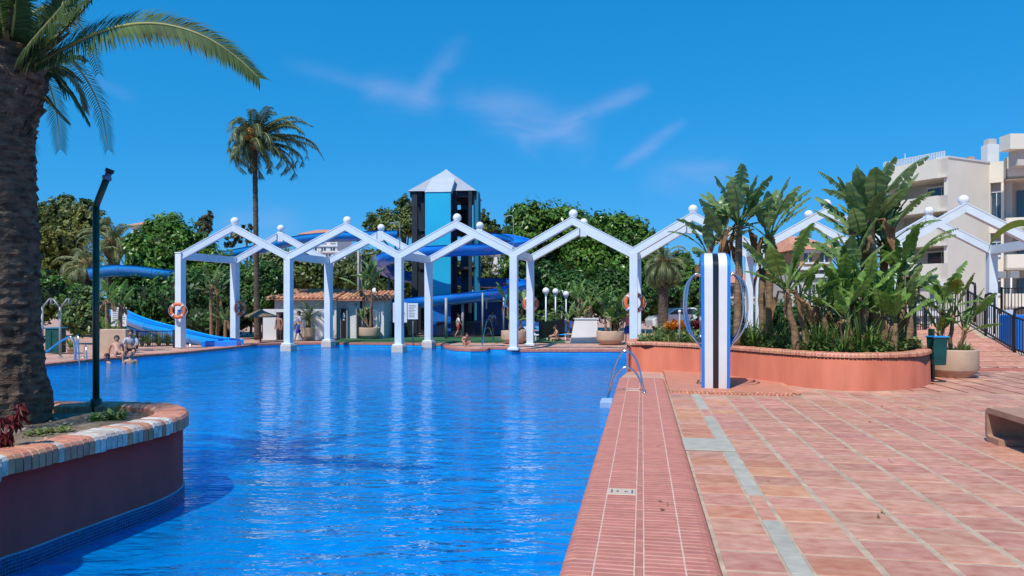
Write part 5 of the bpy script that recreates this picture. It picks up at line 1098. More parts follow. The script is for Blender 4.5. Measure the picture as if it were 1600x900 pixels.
# white stair walls right
for i, (px0, px1, py0, py1, d) in enumerate([(1540, 1556, 497, 545, 29.5), (1556, 1568, 491, 545, 29.3), (1568, 1580, 484, 548, 29.1)]):
    a, b_ = P(px0, py0, d), P(px1, py1, d); o = MB().box(((a.x + b_.x) / 2, d, (a.z + 0) / 2 - .2), (b_.x - a.x, .3, a.z + .4)).build('stair_wall', M['wallwhite']); prop(o, ['lowest', 'middle', 'tallest'][i] + ' white stepped wall block behind the railing', 'wall')
a, b_ = P(1583, 492, 28.2), P(1640, 520, 28.2); o = MB().box(((a.x + b_.x) / 2, 28.6, a.z / 2), (b_.x - a.x, .8, a.z), 0, ch=.05).build('blue_container', M['bluem']); prop(o, 'blue container standing behind the railing at the right edge', 'container')
# tall dark green post + litter bin
q = G(1450, 592); t = thing('green_post', 'dark green square post between the red planter and the tub planter', 'post', (q.x + .05, q.y + .8, 0)); zt = 2 + 13 * 20.7 / F
MB().box((q.x + .02, q.y + .8, 1.05), (.15, .15, 2.2), 0, ch=.01).build('shaft', M['greenp'], t); MB().box((q.x + .02, q.y + .8, 2.17), (.18, .18, .04), 0, ch=.01).build('cap', M['greenp'], t)
c = P(1464, 548, 18.9); t = thing('litter_bin', 'dark teal litter bin hung beside the tub planter', 'litter bin', c); h = .72
vs = [(-.155, -.15, -h / 2), (.155, -.15, -h / 2), (.155, .15, -h / 2), (-.155, .15, -h / 2), (-.185, -.17, h / 2), (.185, -.17, h / 2), (.185, .17, h / 2), (-.185, .17, h / 2)]
MB().add(vs, [(0, 3, 2, 1), (0, 1, 5, 4), (1, 2, 6, 5), (2, 3, 7, 6), (3, 0, 4, 7), (4, 5, 6, 7)]).build('body', M['teal'], t, world=False, bevel=.02)
MB().box((0, 0, h / 2 + .0), (.40, .38, .04), 0, ch=.012).build('rim', M['tealrim'] if 'tealrim' in M else M['slide2'], t, world=False); MB().box((0, .25, -.1), (.06, .2, 1.3), 0).build('bracket', M['greenp'], t, world=False)
MB().box((0, .25, -.78), (.05, .05, .85)).build('bin_post', M['greenp'], t, world=False)
# ================================================================== round tub planters
def tub(name, lab, px0, px1, ytop, ybase, grp='round beige tub planters', foot=True):
    g = G((px0 + px1) / 2, ybase); d = g.y; r = (px1 - px0) / 2 * d / F; h = 2 - (ytop - HY) / F * d; d2 = d + r * .8; c = Vector((((px0 + px1) / 2 - 800) / F * d2, d2, 0)); r = (px1 - px0) / 2 * d2 / F
    t = thing(name, lab, 'tub planter', c, grp)
    MB().lathe([(r * .80, .0), (r * .82, .12), (r * .97, .17), (r, .22), (r * 1.0, h - .04), (r * .985, h), (r * .90, h), (r * .89, h - .12)], (0, 0, 0), 40).build('tub', M['concrete'], t, world=False)
    MB().lathe([(r * .88, h - .14), (r * .5, h - .06), (.01, h - .04)], (0, 0, 0), 24).build('soil', M['soil'], t, world=False)
    return c, r, h, t
tubs = dict(right=tub('tub_planter', 'beige tub planter with a yellowing paddle-leaf plant behind the litter bin', 1451, 1524, 547, 591),
            mid=tub('tub_planter', 'beige round tub planter beside the white wedge wall', 932, 975, 517.5, 538),
            pil=tub('tub_planter', 'beige round tub planter partly behind the pergola column standing at the pool corner', 783, 823, 517, 536.5),
            left=tub('tub_planter', 'small beige tub planter with slim palms by the green windbreak', 561, 594, 512, 530),
            cyc=tub('tub_planter', 'beige urn planter with a dark cycad in front of the white house', 472, 492, 512, 531.5),
            pot=tub('tub_planter', 'small reddish pot on the left poolside behind the ladder', 105, 117, 543, 552))
# ================================================================== bench
def bench():
    t = thing('bench', 'hollow cast-stone bench with rounded corners at the right edge of the terrace', 'bench', D(5.4, 10)); h = .50
    # outer rounded C profile in (u, z); extruded along v
    def arc(cx, cz, r, a0, a1, n=6): return [(cx + r * math.cos(rad(a0 + (a1 - a0) * k / n)), cz + r * math.sin(rad(a0 + (a1 - a0) * k / n))) for k in range(n + 1)]
    u1 = 11.92; u0 = 6.2; th = .085; R0 = .12
    outer = [(u0, h)] + arc(u1 - R0, h - R0, R0, 90, 0) + arc(u1 - R0, R0, R0, 0, -90) + [(u1 - .42, 0)]
    inner = [(u1 - .42, th)] + list(reversed(arc(u1 - R0, R0, R0 - th + .0, 0, -90))) + list(reversed(arc(u1 - R0, h - R0, R0 - th + .0, 90, 0))) + [(u0, h - th)]
    pts = outer + inner; n = len(pts); v0, v1 = 4.97, 5.75
    # bring the near face forward of the measured line
    vs = [D(v0, u, z) for u, z in pts] + [D(v1, u, z) for u, z in pts]; tri = geometry.tessellate_polygon([[Vector((u, z, 0)) for u, z in pts]])
    b = MB(); b.add(vs, [tuple(x) for x in tri] + [tuple(i + n for i in reversed(x)) for x in tri] + [(i, n + i, n + (i + 1) % n, (i + 1) % n) for i in range(n)]); o = b.build('seat_shell', M['benchc'], t, bevel=.015)
    bm = bmesh.new(); bm.from_mesh(o.data); bmesh.ops.recalc_face_normals(bm, faces=bm.faces); bm.to_mesh(o.data); bm.free()
    MB().box(D((v0 + v1) / 2, (u0 + u1) / 2 - .3, .20), (.12, u1 - u0 - 1.2, .36), 0, DECK_ROT).build('web', M['benchc'], t)
bench()
# ================================================================== striped shower pillar
def pillar():
    c = D(2.98, 17.55, .05); c = G(1118.5, 607, .05); d = c.y
    t = thing('shower_pillar', 'tall rounded pillar with white, black and blue stripes and chrome hoops', 'shower pillar', c, None, -.20)
    W_ = 43 * d / F; hh = (HY - 393) / F * d + 2 - .05; dep = .95
    # side outline (y, z): straight front, domed top, curved back
    prof = []
    r = dep / 2
    prof = [(0.02, 0), (0.0, .12)] + [(0.0 + (-.0), z) for z in (hh * .3, hh * .6)] + [(r - r * math.cos(rad(a)), hh - .42 + .42 * math.sin(rad(a))) for a in range(0, 181, 12)] + [(dep, hh * .6), (dep, hh * .3), (dep, .12), (dep - .02, 0)]
    strips = [(-.5, -.385, 'bluem2'), (-.385, -.10, 'panelwhite'), (-.10, .10, 'black'), (.10, .385, 'panelwhite'), (.385, .5, 'bluem2')]
    n = len(prof)
    def topw(z): return W_ * (1 + .05 * (z / hh)) * (1 - .07 * max(0, (z - hh + .22) / .22) ** 2)
    for a, b_, m in strips:
        vs = []; inset = .012 if m == 'black' else (.022 if m == 'bluem2' else 0)
        for y, z in prof:
            s = 1 if y < dep / 2 else -1; vs.append((a * topw(z), y + inset * s, z - (inset if z > hh - .3 else 0)))
        for y, z in prof:
            s = 1 if y < dep / 2 else -1; vs.append((b_ * topw(z), y + inset * s, z - (inset if z > hh - .3 else 0)))
        f = [(i, n + i, n + i + 1, i + 1) for i in range(n - 1)]; tri = geometry.tessellate_polygon([[Vector((y, z, 0)) for y, z in prof]]); fs = f + [tuple(reversed(x)) for x in tri] + [tuple(i + n for i in x) for x in tri]
        o = MB().add(vs, fs, 0, True).build({'bluem2': 'side_shell', 'panelwhite': 'white_stripe', 'black': 'black_stripe'}[m], M[m], t, world=False)
        e_ = o.modifiers.new('e', 'EDGE_SPLIT'); e_.split_angle = rad(40)
    k = d / F
    for s in (-1, 1):
        for j, (yo, out, hs) in enumerate([(.16, 30, 1.0), (.42, 25, .97), (.66, 27, 1.0)]):
            pts = [(s * W_ * .47, yo, 2 - (430 - HY) * k - .05), (s * (W_ / 2 + 10 * k), yo, 2 - (428.5 - HY) * k - .05), (s * (W_ / 2 + (out - 6) * k), yo, 2 - (447 - HY) * k - .05), (s * (W_ / 2 + (out - 3) * k), yo, 2 - (485 - HY) * k - .05), (s * (W_ / 2 + (out - 9) * k), yo, 2 - (515 - HY) * k - .05), (s * (W_ / 2 + 5 * k), yo, 2 - (537 - HY) * k - .05), (s * W_ * .47, yo, 2 - (547 - HY) * k - .05)]
            MB().tube(catmull([Vector(p) for p in pts], 6, False), .024, 8).build('chrome_hoop', M['steel'], t, world=False)
    MB().tube([(-W_ * .62, .12, 2 - (526 - HY) * k - .05), (-W_ * .42, .12, 2 - (526 - HY) * k - .05)], .028, 10).build('push_button', M['steel'], t, world=False)
M['bluem2'] = mat('azure_gloss_shell', (.012, .20, .66), .2, .1, 2, coat=.7)
pillar()
# ================================================================== green lamp post in the oxblood planter
def post():
    g = G(150, 644, LZ - .1); t = thing('green_post', 'tall dark green pole with an angled lamp head in the oxblood planter', 'lamp post', g); d = g.y
    a, b_, c = P(150, 322, d), P(171, 268, d - .1), P(174, 263, d - .1); r = 5.0 * d / F
    MB().tube([(g.x, d, LZ - .2), (g.x, d, a.z)], r, 14).build('pole', M['greenp'], t)
    e = P(166, 281, d - .1); MB().tube([(g.x, d, a.z - .02), (g.x + .01, d, a.z + .03), tuple(e)], r, 14).build('arm', M['greenp'], t)
    MB().tube([tuple(e), tuple(e.lerp(b_, .35)), tuple(e.lerp(b_, .5)), tuple(b_)], [.052, .056, .036, .036], 14).build('clamp', M['greyblue'], t)
    MB().tube([tuple(b_ - (b_ - e) * .15), tuple(b_ + (b_ - e) * .28)], .050, 14).build('lamp_head', M['blackm'], t)
    MB().lathe([(.07, -.1), (.068, .10), (.05, .13)], (g.x, d, LZ - .06), 14).build('base_collar', M['greenp'], t)
M['greyblue'] = mat('grey_blue_metal', (.12, .17, .28), .35, .1, 5, metal=.4)
post()
# ================================================================== vegetation
def np_mesh(name, V, Fq, m, smooth=False):
    me = bpy.data.meshes.new(name); V = np.asarray(V, dtype=np.float32).reshape(-1, 3); Fq = np.asarray(Fq, dtype=np.int32); k = Fq.shape[1]
    me.vertices.add(len(V)); me.vertices.foreach_set('co', V.ravel()); me.loops.add(Fq.size); me.loops.foreach_set('vertex_index', Fq.ravel()); me.polygons.add(len(Fq))
    me.polygons.foreach_set('loop_start', np.arange(0, Fq.size, k, dtype=np.int32)); me.polygons.foreach_set('loop_total', np.full(len(Fq), k, dtype=np.int32))
    if smooth: me.polygons.foreach_set('use_smooth', np.ones(len(Fq), dtype=bool))
    me.materials.append(m); me.update(); me.validate(); return me
def leaf_cloud(lobes, n, size, seed=0, asp=.5, shell=.55, up=.25):
    """lobes: (x, y, z, rx, ry, rz). returns quads scattered through clumps that sit on the lobes"""
    rs = np.random.RandomState(seed); L = np.array(lobes, dtype=float); w = (L[:, 3] * L[:, 5]) ** 1.0; w /= w.sum()
    ncl = max(20, n // 28); ci = rs.choice(len(L), ncl, p=w); dv = rs.normal(size=(ncl, 3)); dv /= np.linalg.norm(dv, axis=1)[:, None]; dv[:, 2] += .15
    rr = shell + (1.08 - shell) * rs.rand(ncl) ** .6; cc = L[ci, :3] + dv * L[ci, 3:] * rr[:, None]; cs = L[ci, 3] * (.16 + .20 * rs.rand(ncl))
    k = rs.randint(0, ncl, n); dd = rs.normal(size=(n, 3)); dd /= np.linalg.norm(dd, axis=1)[:, None]; P0 = cc[k] + dd * cs[k][:, None] * (rs.rand(n) ** .4)[:, None]
    nr = dd * .7 + dv[k] * .7 + rs.normal(size=(n, 3)) * .45; nr[:, 2] += up; nr /= np.linalg.norm(nr, axis=1)[:, None]
    t = np.cross(nr, rs.normal(size=(n, 3))); t /= np.linalg.norm(t, axis=1)[:, None]; b = np.cross(nr, t); s = size * (.6 + .8 * rs.rand(n))[:, None]
    V = np.stack([P0 - t * s * .5, P0 + b * s * asp * .5 - nr * s * .08, P0 + t * s * .5, P0 - b * s * asp * .5 - nr * s * .08], axis=1)
    return V.reshape(-1, 3), np.arange(4 * n).reshape(n, 4)
def core(lobes, k=.62):
    b = MB()
    for i, (x, y, z, rx, ry, rz) in enumerate(lobes):
        s0 = len(b.v); b.ball((0, 0, 0), 1, 0, 10, 7)
        for q in range(s0, len(b.v)):
            a, c, e = b.v[q]; f = k * .86 * (1 + .35 * mnoise.noise(Vector((a * 2 + i, c * 2, e * 2)))); b.v[q] = (x + a * rx * f, y + c * ry * f, z + e * rz * f)
    return b
def tree(lab, pxlobes, d, m, n=6000, size=.32, trunk=None, cat='tree', name='tree', seed=1, corek=.62, depth=.8, group=None, asp=.5, ground=0, limbs=True, shell=.55, up=.25):
    """pxlobes: (px, py, r_px) or (px, py, rx_px, ry_px[, dd])"""
    lobes = []
    for q in pxlobes:
        px, py, rx = q[:3]; ry = q[3] if len(q) > 3 else rx; dd = q[4] if len(q) > 4 else rnd.uniform(-1, 1) * rx * d / F * .5
        c = P(px, py, d + dd); lobes.append((c.x, c.y, c.z, rx * d / F, rx * d / F * depth, ry * d / F))
    L = np.array(lobes); cx = L[:, 0].mean() if not trunk else P(trunk[0], 500, d).x
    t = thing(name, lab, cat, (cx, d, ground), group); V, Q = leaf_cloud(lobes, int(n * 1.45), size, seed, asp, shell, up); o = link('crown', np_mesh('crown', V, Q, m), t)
    if corek: core(lobes, corek).build('inner_foliage', M['coreleaf'], t)
    if trunk != 0:
        tw = (trunk[1] if trunk else 8) * d / F / 2; zt_ = L[:, 2].mean(); b = MB(); b.tube(catmull([Vector((cx, d, ground - .1)), Vector((cx + tw * .4, d, zt_ * .4)), Vector((cx - tw * .3, d, zt_))], 4, False), [tw * (1.25 - .6 * i / 8) for i in range(9)], 9)
        b.build('trunk', M['bark'], t)
        if limbs:
            for l in lobes[:5]:
                MB().tube([(cx, d, zt_ * .45), ((cx + l[0]) / 2 + .1, (d + l[1]) / 2, zt_ * .45 + (l[2] - zt_ * .45) * .6), (l[0], l[1], l[2])], [tw * .5, tw * .35, tw * .12], 6).build('limb', M['bark'], t)
    return t
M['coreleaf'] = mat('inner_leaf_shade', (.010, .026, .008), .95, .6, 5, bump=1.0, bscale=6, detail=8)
def blob_px(pts, jit=0): return pts
# --- background trees, left to right
tree('golden-green tree with a lumpy crown behind the big palm trunk', [(70, 395, 34, 40), (110, 375, 34, 30), (95, 345, 24, 20), (135, 350, 22, 24), (60, 430, 30, 40), (110, 420, 40, 34), (30, 400, 40, 50)], 62, M['gold'], 9000, .34, (100, 10), seed=3)
tree('dull olive tree topping the skyline behind the green post', [(100, 325, 24, 16), (130, 332, 20, 18), (76, 336, 16, 16), (152, 350, 16, 18), (50, 345, 30, 24)], 75, M['olive'], 4500, .42, (105, 9), seed=4)
tree('dense glossy ficus mound towering over the left poolside', [(262, 392, 48, 44), (230, 400, 34, 34), (300, 400, 34, 34), (262, 366, 34, 24), (305, 440, 50, 44), (240, 460, 44, 44), (210, 440, 24, 30), (345, 450, 44, 44), (275, 490, 60, 36)], 50, M['ficus'], 16000, .34, (262, 14), seed=5, corek=.8)
tree('thin dark cypress-like tree rising behind the ficus', [(322, 352, 10, 16), (327, 342, 8, 10), (314, 356, 8, 10)], 70, M['grey'], 900, .4, (322, 4), seed=6, corek=.5, limbs=False)
tree('small dark tree right of the tall palm stem', [(386, 362, 8, 12), (390, 372, 8, 10), (370, 372, 9, 10), (358, 380, 10, 8)], 72, M['grey'], 900, .4, (386, 4), seed=7, corek=.5, limbs=False)
tree('dark hedge bank at the left behind the forked showers', [(90, 462, 36, 28), (60, 470, 36, 40), (120, 474, 24, 26), (20, 470, 40, 44)], 46, M['ficus'], 6500, .26, 0, cat='hedge', name='hedge', seed=8, corek=.9)
tree('pale green leafy shrub left of the green post', [(132, 478, 26, 26), (118, 500, 24, 26), (140, 505, 22, 24), (105, 492, 18, 22)], 38, M['low'], 4200, .20, 0, cat='shrub', name='shrub', seed=9, corek=.7)
tree('dark shaded undergrowth behind the blue slide', [(300, 470, 60, 44), (220, 480, 46, 40), (360, 470, 44, 50), (410, 465, 40, 44), (340, 500, 60, 28), (180, 500, 40, 40), (255, 520, 70, 24)], 47, M['dkleaf'], 11000, .28, 0, cat='hedge', name='hedge', seed=10, corek=.95)
tree('round dark clipped tree left of the white house', [(412, 445, 30, 30), (400, 470, 34, 30), (430, 470, 22, 26), (385, 450, 20, 26), (420, 425, 18, 12)], 44.5, M['dkleaf'], 8000, .22, (412, 6), seed=11, corek=.85)
tree('olive tree canopy above the white house roof', [(470, 425, 40, 26), (430, 415, 36, 22), (500, 440, 34, 20), (450, 440, 30, 20)], 62, M['olive'], 6500, .32, (470, 8), seed=12, corek=.7)
tree('mid-green tree canopy between the house and the slide tower', [(560, 430, 40, 28), (600, 440, 40, 30), (540, 450, 30, 22), (590, 410, 36, 18), (630, 440, 34, 40)], 60, M['olive'], 8000, .30, (575, 8), seed=13, corek=.75)
tree('tall dark pine on the left of the slide tower', [(600, 346, 26, 14), (635, 330, 18, 20), (640, 352, 26, 18), (585, 356, 18, 10), (615, 358, 30, 12)], 75, M['olive'], 5500, .34, (630, 8), seed=14, corek=.6)
tree('low pine canopy on the right of the slide tower', [(766, 356, 14, 10), (755, 345, 10, 14), (785, 364, 14, 7)], 78, M['olive'], 1800, .34, (760, 5), seed=15, corek=.6)
tree('greenery behind the lower slide coil', [(700, 440, 40, 30), (745, 430, 34, 30), (770, 450, 34, 34), (790, 470, 30, 30), (660, 440, 30, 30)], 63, M['olive'], 6000, .3, (745, 8), seed=16, corek=.75)
tree('tall broad evergreen with a ragged crown right of the slide tower', [(835, 360, 42, 36), (880, 348, 40, 24), (850, 400, 50, 44), (815, 350, 22, 26), (905, 385, 44, 44), (815, 420, 30, 50)], 60, M['ficus'], 13000, .36, (860, 12), seed=17, corek=.72)
tree('broad dark green tree beyond the globe lamps', [(950, 372, 40, 34), (985, 380, 34, 34), (930, 420, 50, 44), (985, 425, 46, 44), (1010, 400, 30, 34), (965, 352, 22, 14), (995, 358, 16, 12)], 56, M['ficus'], 12000, .34, (960, 12), seed=18, corek=.72)
tree('lower bank of dark trees behind the sunloungers', [(850, 455, 50, 36), (900, 470, 50, 36), (950, 465, 50, 40), (1000, 470, 44, 40), (830, 480, 30, 30), (1040, 480, 30, 40)], 53, M['dkleaf'], 12000, .30, 0, cat='hedge', name='hedge', seed=19, corek=.85)
tree('green tree right of the shaggy palm', [(1060, 430, 30, 30), (1085, 455, 28, 34), (1070, 410, 16, 14), (1100, 480, 30, 30)], 50, M['ficus'], 4500, .30, (1065, 6), seed=20, corek=.75)
tree('distant green treetops between the paddle-leaf plants', [(1130, 470, 60, 26), (1200, 468, 60, 22), (1270, 462, 50, 26), (1330, 470, 50, 34)], 66, M['olive'], 5000, .3, 0, cat='hedge', name='hedge', seed=21, corek=.8)
tree('orange-tinged shrub beyond the blue tarpaulin', [(850, 500, 26, 12), (815, 505, 18, 12)], 48, M['low'], 1200, .2, 0, cat='shrub', name='shrub', seed=22, corek=.7)
tree('leafy green bank behind the striped pillar planting', [(1180, 500, 50, 30), (1240, 500, 40, 30), (1330, 505, 60, 40), (1120, 505, 40, 20)], 36, M['dkleaf'], 6000, .2, 0, cat='hedge', name='hedge', seed=23, corek=.8)
# straw parasol
q = P(407, 490, 40); t = thing('straw_parasol', 'small straw parasol beside the leftmost pergola column', 'parasol', (q.x, 40, 0)); MB().lathe([(.001, q.z + .25), (.35, q.z + .08), (.80, q.z - .10), (.84, q.z - .2), (.1, q.z - .1)], (q.x, 40, 0), 20).build('thatch', M['straw'], t); MB().tube([(q.x, 40, 0), (q.x, 40, q.z + .2)], .05, 6).build('pole', M['bark'], t)
# --- palms
def frond_verts(pts, ll, w, nl, droop=.5, seed=0, vang=.5, taper=True, stalk=.12, tipdown=0, roll=0.0):
    """pinnate leaf along a rachis curve; returns verts + quads"""
    rs = random.Random(seed); C = catmull(pts, 8, False); N = len(C); cum = [0]
    for i in range(1, N): cum.append(cum[-1] + (C[i] - C[i - 1]).length)
    T = cum[-1]; vs = []; fs = []; Z = Vector((0, 0, 1))
    for k in range(nl):
        s = stalk + (1 - stalk) * (k + .5) / nl; x = s * T; i = 1
        while i < N - 1 and cum[i] < x: i += 1
        f = (x - cum[i - 1]) / max(1e-6, cum[i] - cum[i - 1]); p = C[i - 1].lerp(C[i], f); tg = (C[i] - C[i - 1]).normalized(); sd_ = tg.cross(Z)
        if sd_.length < .1: sd_ = Vector((1, 0, 0))
        sd_.normalize(); up = sd_.cross(tg).normalized()
        if roll: sd_, up = sd_ * math.cos(roll) + up * math.sin(roll), up * math.cos(roll) - sd_ * math.sin(roll)
        sp = (s - stalk) / (1 - stalk); L_ = ll * (min(1, .35 + sp * 3) * (1 - .62 * sp ** 3)) * rs.uniform(.85, 1.1)
        for sg in (-1, 1):
            dr = (sd_ * sg + tg * (.55 + .5 * sp) + up * (vang + rs.uniform(-.12, .12))).normalized()
            a = p; m_ = p + dr * L_ * .5; e = p + dr * L_ * .95 - Z * (droop * L_ * rs.uniform(.6, 1.2)); wd = tg * w * .5
            mm = m_ - Z * droop * L_ * .15; b = len(vs); vs += [a - wd * .5, a + wd * .5, mm + wd, mm - wd, e + wd * .12, e - wd * .12]; fs += [(b, b + 1, b + 2, b + 3), (b + 3, b + 2, b + 4, b + 5)]
    return vs, fs, C
def frond_obj(pts, ll, w, nl, parent, m, mr, r0=.02, world=True, name='frond', **kw):
    vs, fs, C = frond_verts(pts, ll, w, nl, **kw); b = MB(); b.add(vs, fs, 0)
    n = len(C); b.tube(C, [r0 * (1 - .85 * i / (n - 1)) for i in range(n)], 5, 1, True); return b.build(name, [m, mr], parent, world=world)
def frond_curve(az, el, L_, bend, side=0):
    p = Vector((0, 0, 0)); pts = [p.copy()]; e = el; a = az; n = 6
    for i in range(n): p = p + Vector((math.cos(a) * math.cos(e), math.sin(a) * math.cos(e), math.sin(e))) * L_ / n; pts.append(p.copy()); e -= bend * (i + 1) / 3.5; a += side
    return pts
def palm(lab, base, top, r0, r1, nf, L_, ll, m, seed, spec=None, wind=0, dates=False, el_rng=(-.7, 1.3), nl=46, skirt=0, w=.035, lean=0):
    rs = random.Random(seed); base, top = Vector(base), Vector(top); t = thing('palm_tree', lab, 'palm tree', base)
    K = 40; tp_ = []; rr = []; b = MB()
    for i in range(K + 1): f = i / K; p = base.lerp(top, f) + Vector((lean * math.sin(f * math.pi), 0, 0)); tp_.append(p); rr.append((r0 + (r1 - r0) * min(1, f * 1.6)) * (1 + (.07 if i % 2 else -.05)))
    b.tube(tp_, rr, 12).build('trunk', M['trunkpalm'], t)
    b = MB(); b.ball(top + Vector((0, 0, r1 * .3)), r1 * 1.7, 0, 12, 8, 1, 1, 1.3); b.build('crown_base', M['stub'], t)
    for k in range(nf):
        f = (k + .5) / nf; el = el_rng[1] + (el_rng[0] - el_rng[1]) * f ** .8 + rs.uniform(-.15, .15); az = k * 2.399 + rs.uniform(-.2, .2); Lk = L_ * rs.uniform(.85, 1.08)
        pts = frond_curve(az, el, Lk, .38 + rs.uniform(-.06, .1) + (.15 if el < .2 else 0)); pts = [top + Vector((0, 0, r1)) + p + Vector((wind * (p.length / L_) ** 1.6, 0, 0)) for p in pts]
        frond_obj(pts, ll, w, nl, t, m, M['rachis'], .05 * L_ / 2.5, droop=.55, seed=seed * 100 + k, vang=.25, stalk=.08)
    if dates:
        for k in range(3): c = top + Vector((rs.uniform(-.4, .5), -.55, rs.uniform(.1, .7))); MB().ball(c, .30, 0, 8, 6, 1, .7, 1.3).build('date_cluster', M['dates'], t)
    return t
M['dates'] = mat('orange_dates', (.50, .22, .04), .7, .3, 12)
M['palmt'] = leafmat('windswept_palm_leaflets', (.055, .10, .05), .7, .4, .25, c2=(.15, .20, .09), scale=.8)
tt = P(398, 232, 42); palm('tall slim palm with a windswept crown standing over the pool', (P(402, 520, 42).x, 42, 0), tt + Vector((0, 0, .1)), .17, .14, 50, 3.1, .55, M['palmt'], 31, wind=1.5, dates=True, el_rng=(-.22, 1.4), nl=46, w=.065)
q = P(178, 392, 52); palm('pale date palm with upright fronds right of the green post', (q.x, 52, 0), q, .45, .4, 34, 3.0, .5, M['frondpale'], 32, el_rng=(-.3, 1.4), nl=40, w=.055)
q = P(138, 425, 50); palm('pale drooping palm left of the green post', (q.x, 50, 0), q, .4, .4, 26, 2.7, .5, M['frondpale'], 33, el_rng=(-.6, 1.1), nl=36, w=.055)
q = P(1036, 420, 44); palm('shaggy palm under the pergola right of its planter column', (q.x, 44, 0), q, .30, .3, 36, 2.0, .42, M['frondpale'], 34, el_rng=(-.9, 1.3), nl=34, w=.05)
# hero palm
def hero():
    d0 = 7.6; bx = (7 - 800) / F * 8.05; t = thing('palm_tree', 'huge rough-barked palm trunk and crown in the oxblood planter', 'palm tree', (bx, 8.05, .65)); y0 = 8.05
    rs = random.Random(5); n = 56; rows = 150; z0, z1 = .55, 4.75; vs = []; fs = []
    def R_(z): 
        f = (z - z0) / (z1 - z0); base = .47 * (1 - f) ** 3 * .30 + .300 - .020 * f
        if f > .80: base += .16 * ((f - .80) / .20)
        return base
    pitch_z = .105; nsc = 13
    for j in range(rows + 1):
        z = z0 + (z1 - z0) * j / rows; ex = .012 * math.sin(z * 3)
        for i in range(n):
            g = 2 * math.pi * i / n; row = z / pitch_z; ph = (g / (2 * math.pi) * nsc + (.5 if int(row) % 2 else 0)); fr_ = row - math.floor(row); u = abs((ph % 1) - .5) * 2
            rid = (1 - fr_) * .045 * (1 - .85 * u ** 2) * (.5 + mnoise.noise(Vector((g * 2, row * .9, 1))) ) - .010 * (u > .85); nz_ = mnoise.noise(Vector((math.cos(g) * 3, math.sin(g) * 3, z * 5))) * .022 + mnoise.noise(Vector((math.cos(g) * 9, math.sin(g) * 9, z * 16))) * .018
            f = (z - z0) / (z1 - z0); amp = 1.0 if f > .25 else .55
            r = R_(z) + rid * amp + nz_ + (abs(mnoise.noise(Vector((math.cos(g) * 2.2, math.sin(g) * 2.2, z * 2.5)))) * .07 if f < .22 else 0)
            vs.append((bx + ex + r * math.cos(g), y0 + r * math.sin(g), z))
    for j in range(rows):
        for i in range(n): k = (i + 1) % n; fs.append((j * n + i, j * n + k, j * n + n + k, j * n + n + i))
    MB().add(vs, fs, 0, False).build('trunk', M['herobark'], t)
    # cut frond bases clothing the top of the trunk
    sm = MB(); sm.add([(-.05, 0, 0), (.05, 0, 0), (.045, .05, 0), (-.045, .05, 0), (-.035, -.10, .16), (.035, -.10, .16), (.03, -.06, .18), (-.03, -.06, .18)], [(0, 3, 2, 1), (0, 1, 5, 4), (1, 2, 6, 5), (2, 3, 7, 6), (3, 0, 4, 7), (4, 5, 6, 7)]); sme = sm.mesh('frond_stub', M['stub']); smd = sm.mesh('frond_stub', M['heroscar'])
    for k in range(120):
        z = 3.75 + 1.1 * k / 120; g = k * 2.399; r = R_(z) - .02; o = link('frond_stub', sme if k > 92 and rs.random() < .6 else smd, t, False); o.matrix_parent_inverse = MW[t.name].inverted(); o.location = (bx + r * math.cos(g), y0 + r * math.sin(g), z); o.rotation_euler = (rs.uniform(-.25, .1), rs.uniform(-.1, .1), g + math.pi / 2); s = rs.uniform(.55, 1.0); o.scale = (s * .9, s, s)
    top = Vector((bx, y0, 4.75)); 
    def hf(pts, ll=.27, nl=110, w=.020, m=None, **kw): frond_obj([P(*p) for p in pts], ll, w, nl, t, m or M['hfrond'], M['rachis'], .030, **kw)
    hf([(12, 122, 8.15), (45, 108, 8.0), (80, 88, 7.8), (122, 65, 7.55), (170, 46, 7.35), (225, 37, 7.25), (275, 42, 7.2), (325, 60, 7.2), (370, 90, 7.25), (405, 122, 7.3)], .35, 240, .020, droop=.25, vang=.1, seed=1, stalk=.13, roll=-1.15)
    hf([(8, 118, 8.1), (28, 95, 7.9), (55, 60, 7.6), (90, 20, 7.4), (130, -30, 7.2), (170, -75, 7.1)], .30, 130, seed=2, vang=.15, roll=-1.0)
    hf([(20, 100, 7.9), (30, 40, 7.8), (45, -30, 7.7), (70, -100, 7.7)], .34, 120, seed=3, roll=-.8)
    hf([(15, 115, 8.1), (60, 60, 8.1), (85, 30, 8.2), (110, -20, 8.4)], .34, 120, seed=4, roll=-.9)
    hf([(12, 120, 8.1), (45, 98, 7.9), (85, 62, 7.7), (130, 15, 7.5), (175, -40, 7.4)], .34, 130, seed=14, roll=-1.1)
    hf([(10, 90, 7.9), (22, 30, 7.7), (25, -40, 7.6)], .32, 100, seed=15, roll=.9)
    hf([(60, 110, 8.0), (95, 96, 8.3), (120, 88, 8.6), (135, 96, 8.8)], .15, 50, m=M['frondpale'], w=.05, seed=16, droop=.6)
    hf([(15, 100, 7.9), (5, 30, 7.7), (-15, -40, 7.5), (-40, -90, 7.4)], .30, 90, seed=5)
    hf([(40, 118, 8.1), (70, 102, 8.5), (100, 112, 8.9), (122, 140, 9.2), (132, 172, 9.4)], .22, 80, m=M['frondpale'], w=.055, seed=6, droop=.7, roll=-.7)
    hf([(40, 112, 8.1), (75, 88, 8.7), (105, 90, 9.1), (128, 108, 9.4)], .17, 56, m=M['frondpale'], w=.055, seed=7, droop=.7, roll=-.6)
    hf([(45, 125, 8.0), (75, 112, 8.2), (100, 135, 8.3), (118, 158, 8.4), (136, 188, 8.5)], .17, 60, w=.045, seed=8, droop=.9, roll=-.6)
    hf([(42, 120, 8.0), (65, 108, 8.3), (95, 105, 8.6), (128, 128, 8.8)], .12, 46, w=.04, seed=9, droop=.5)
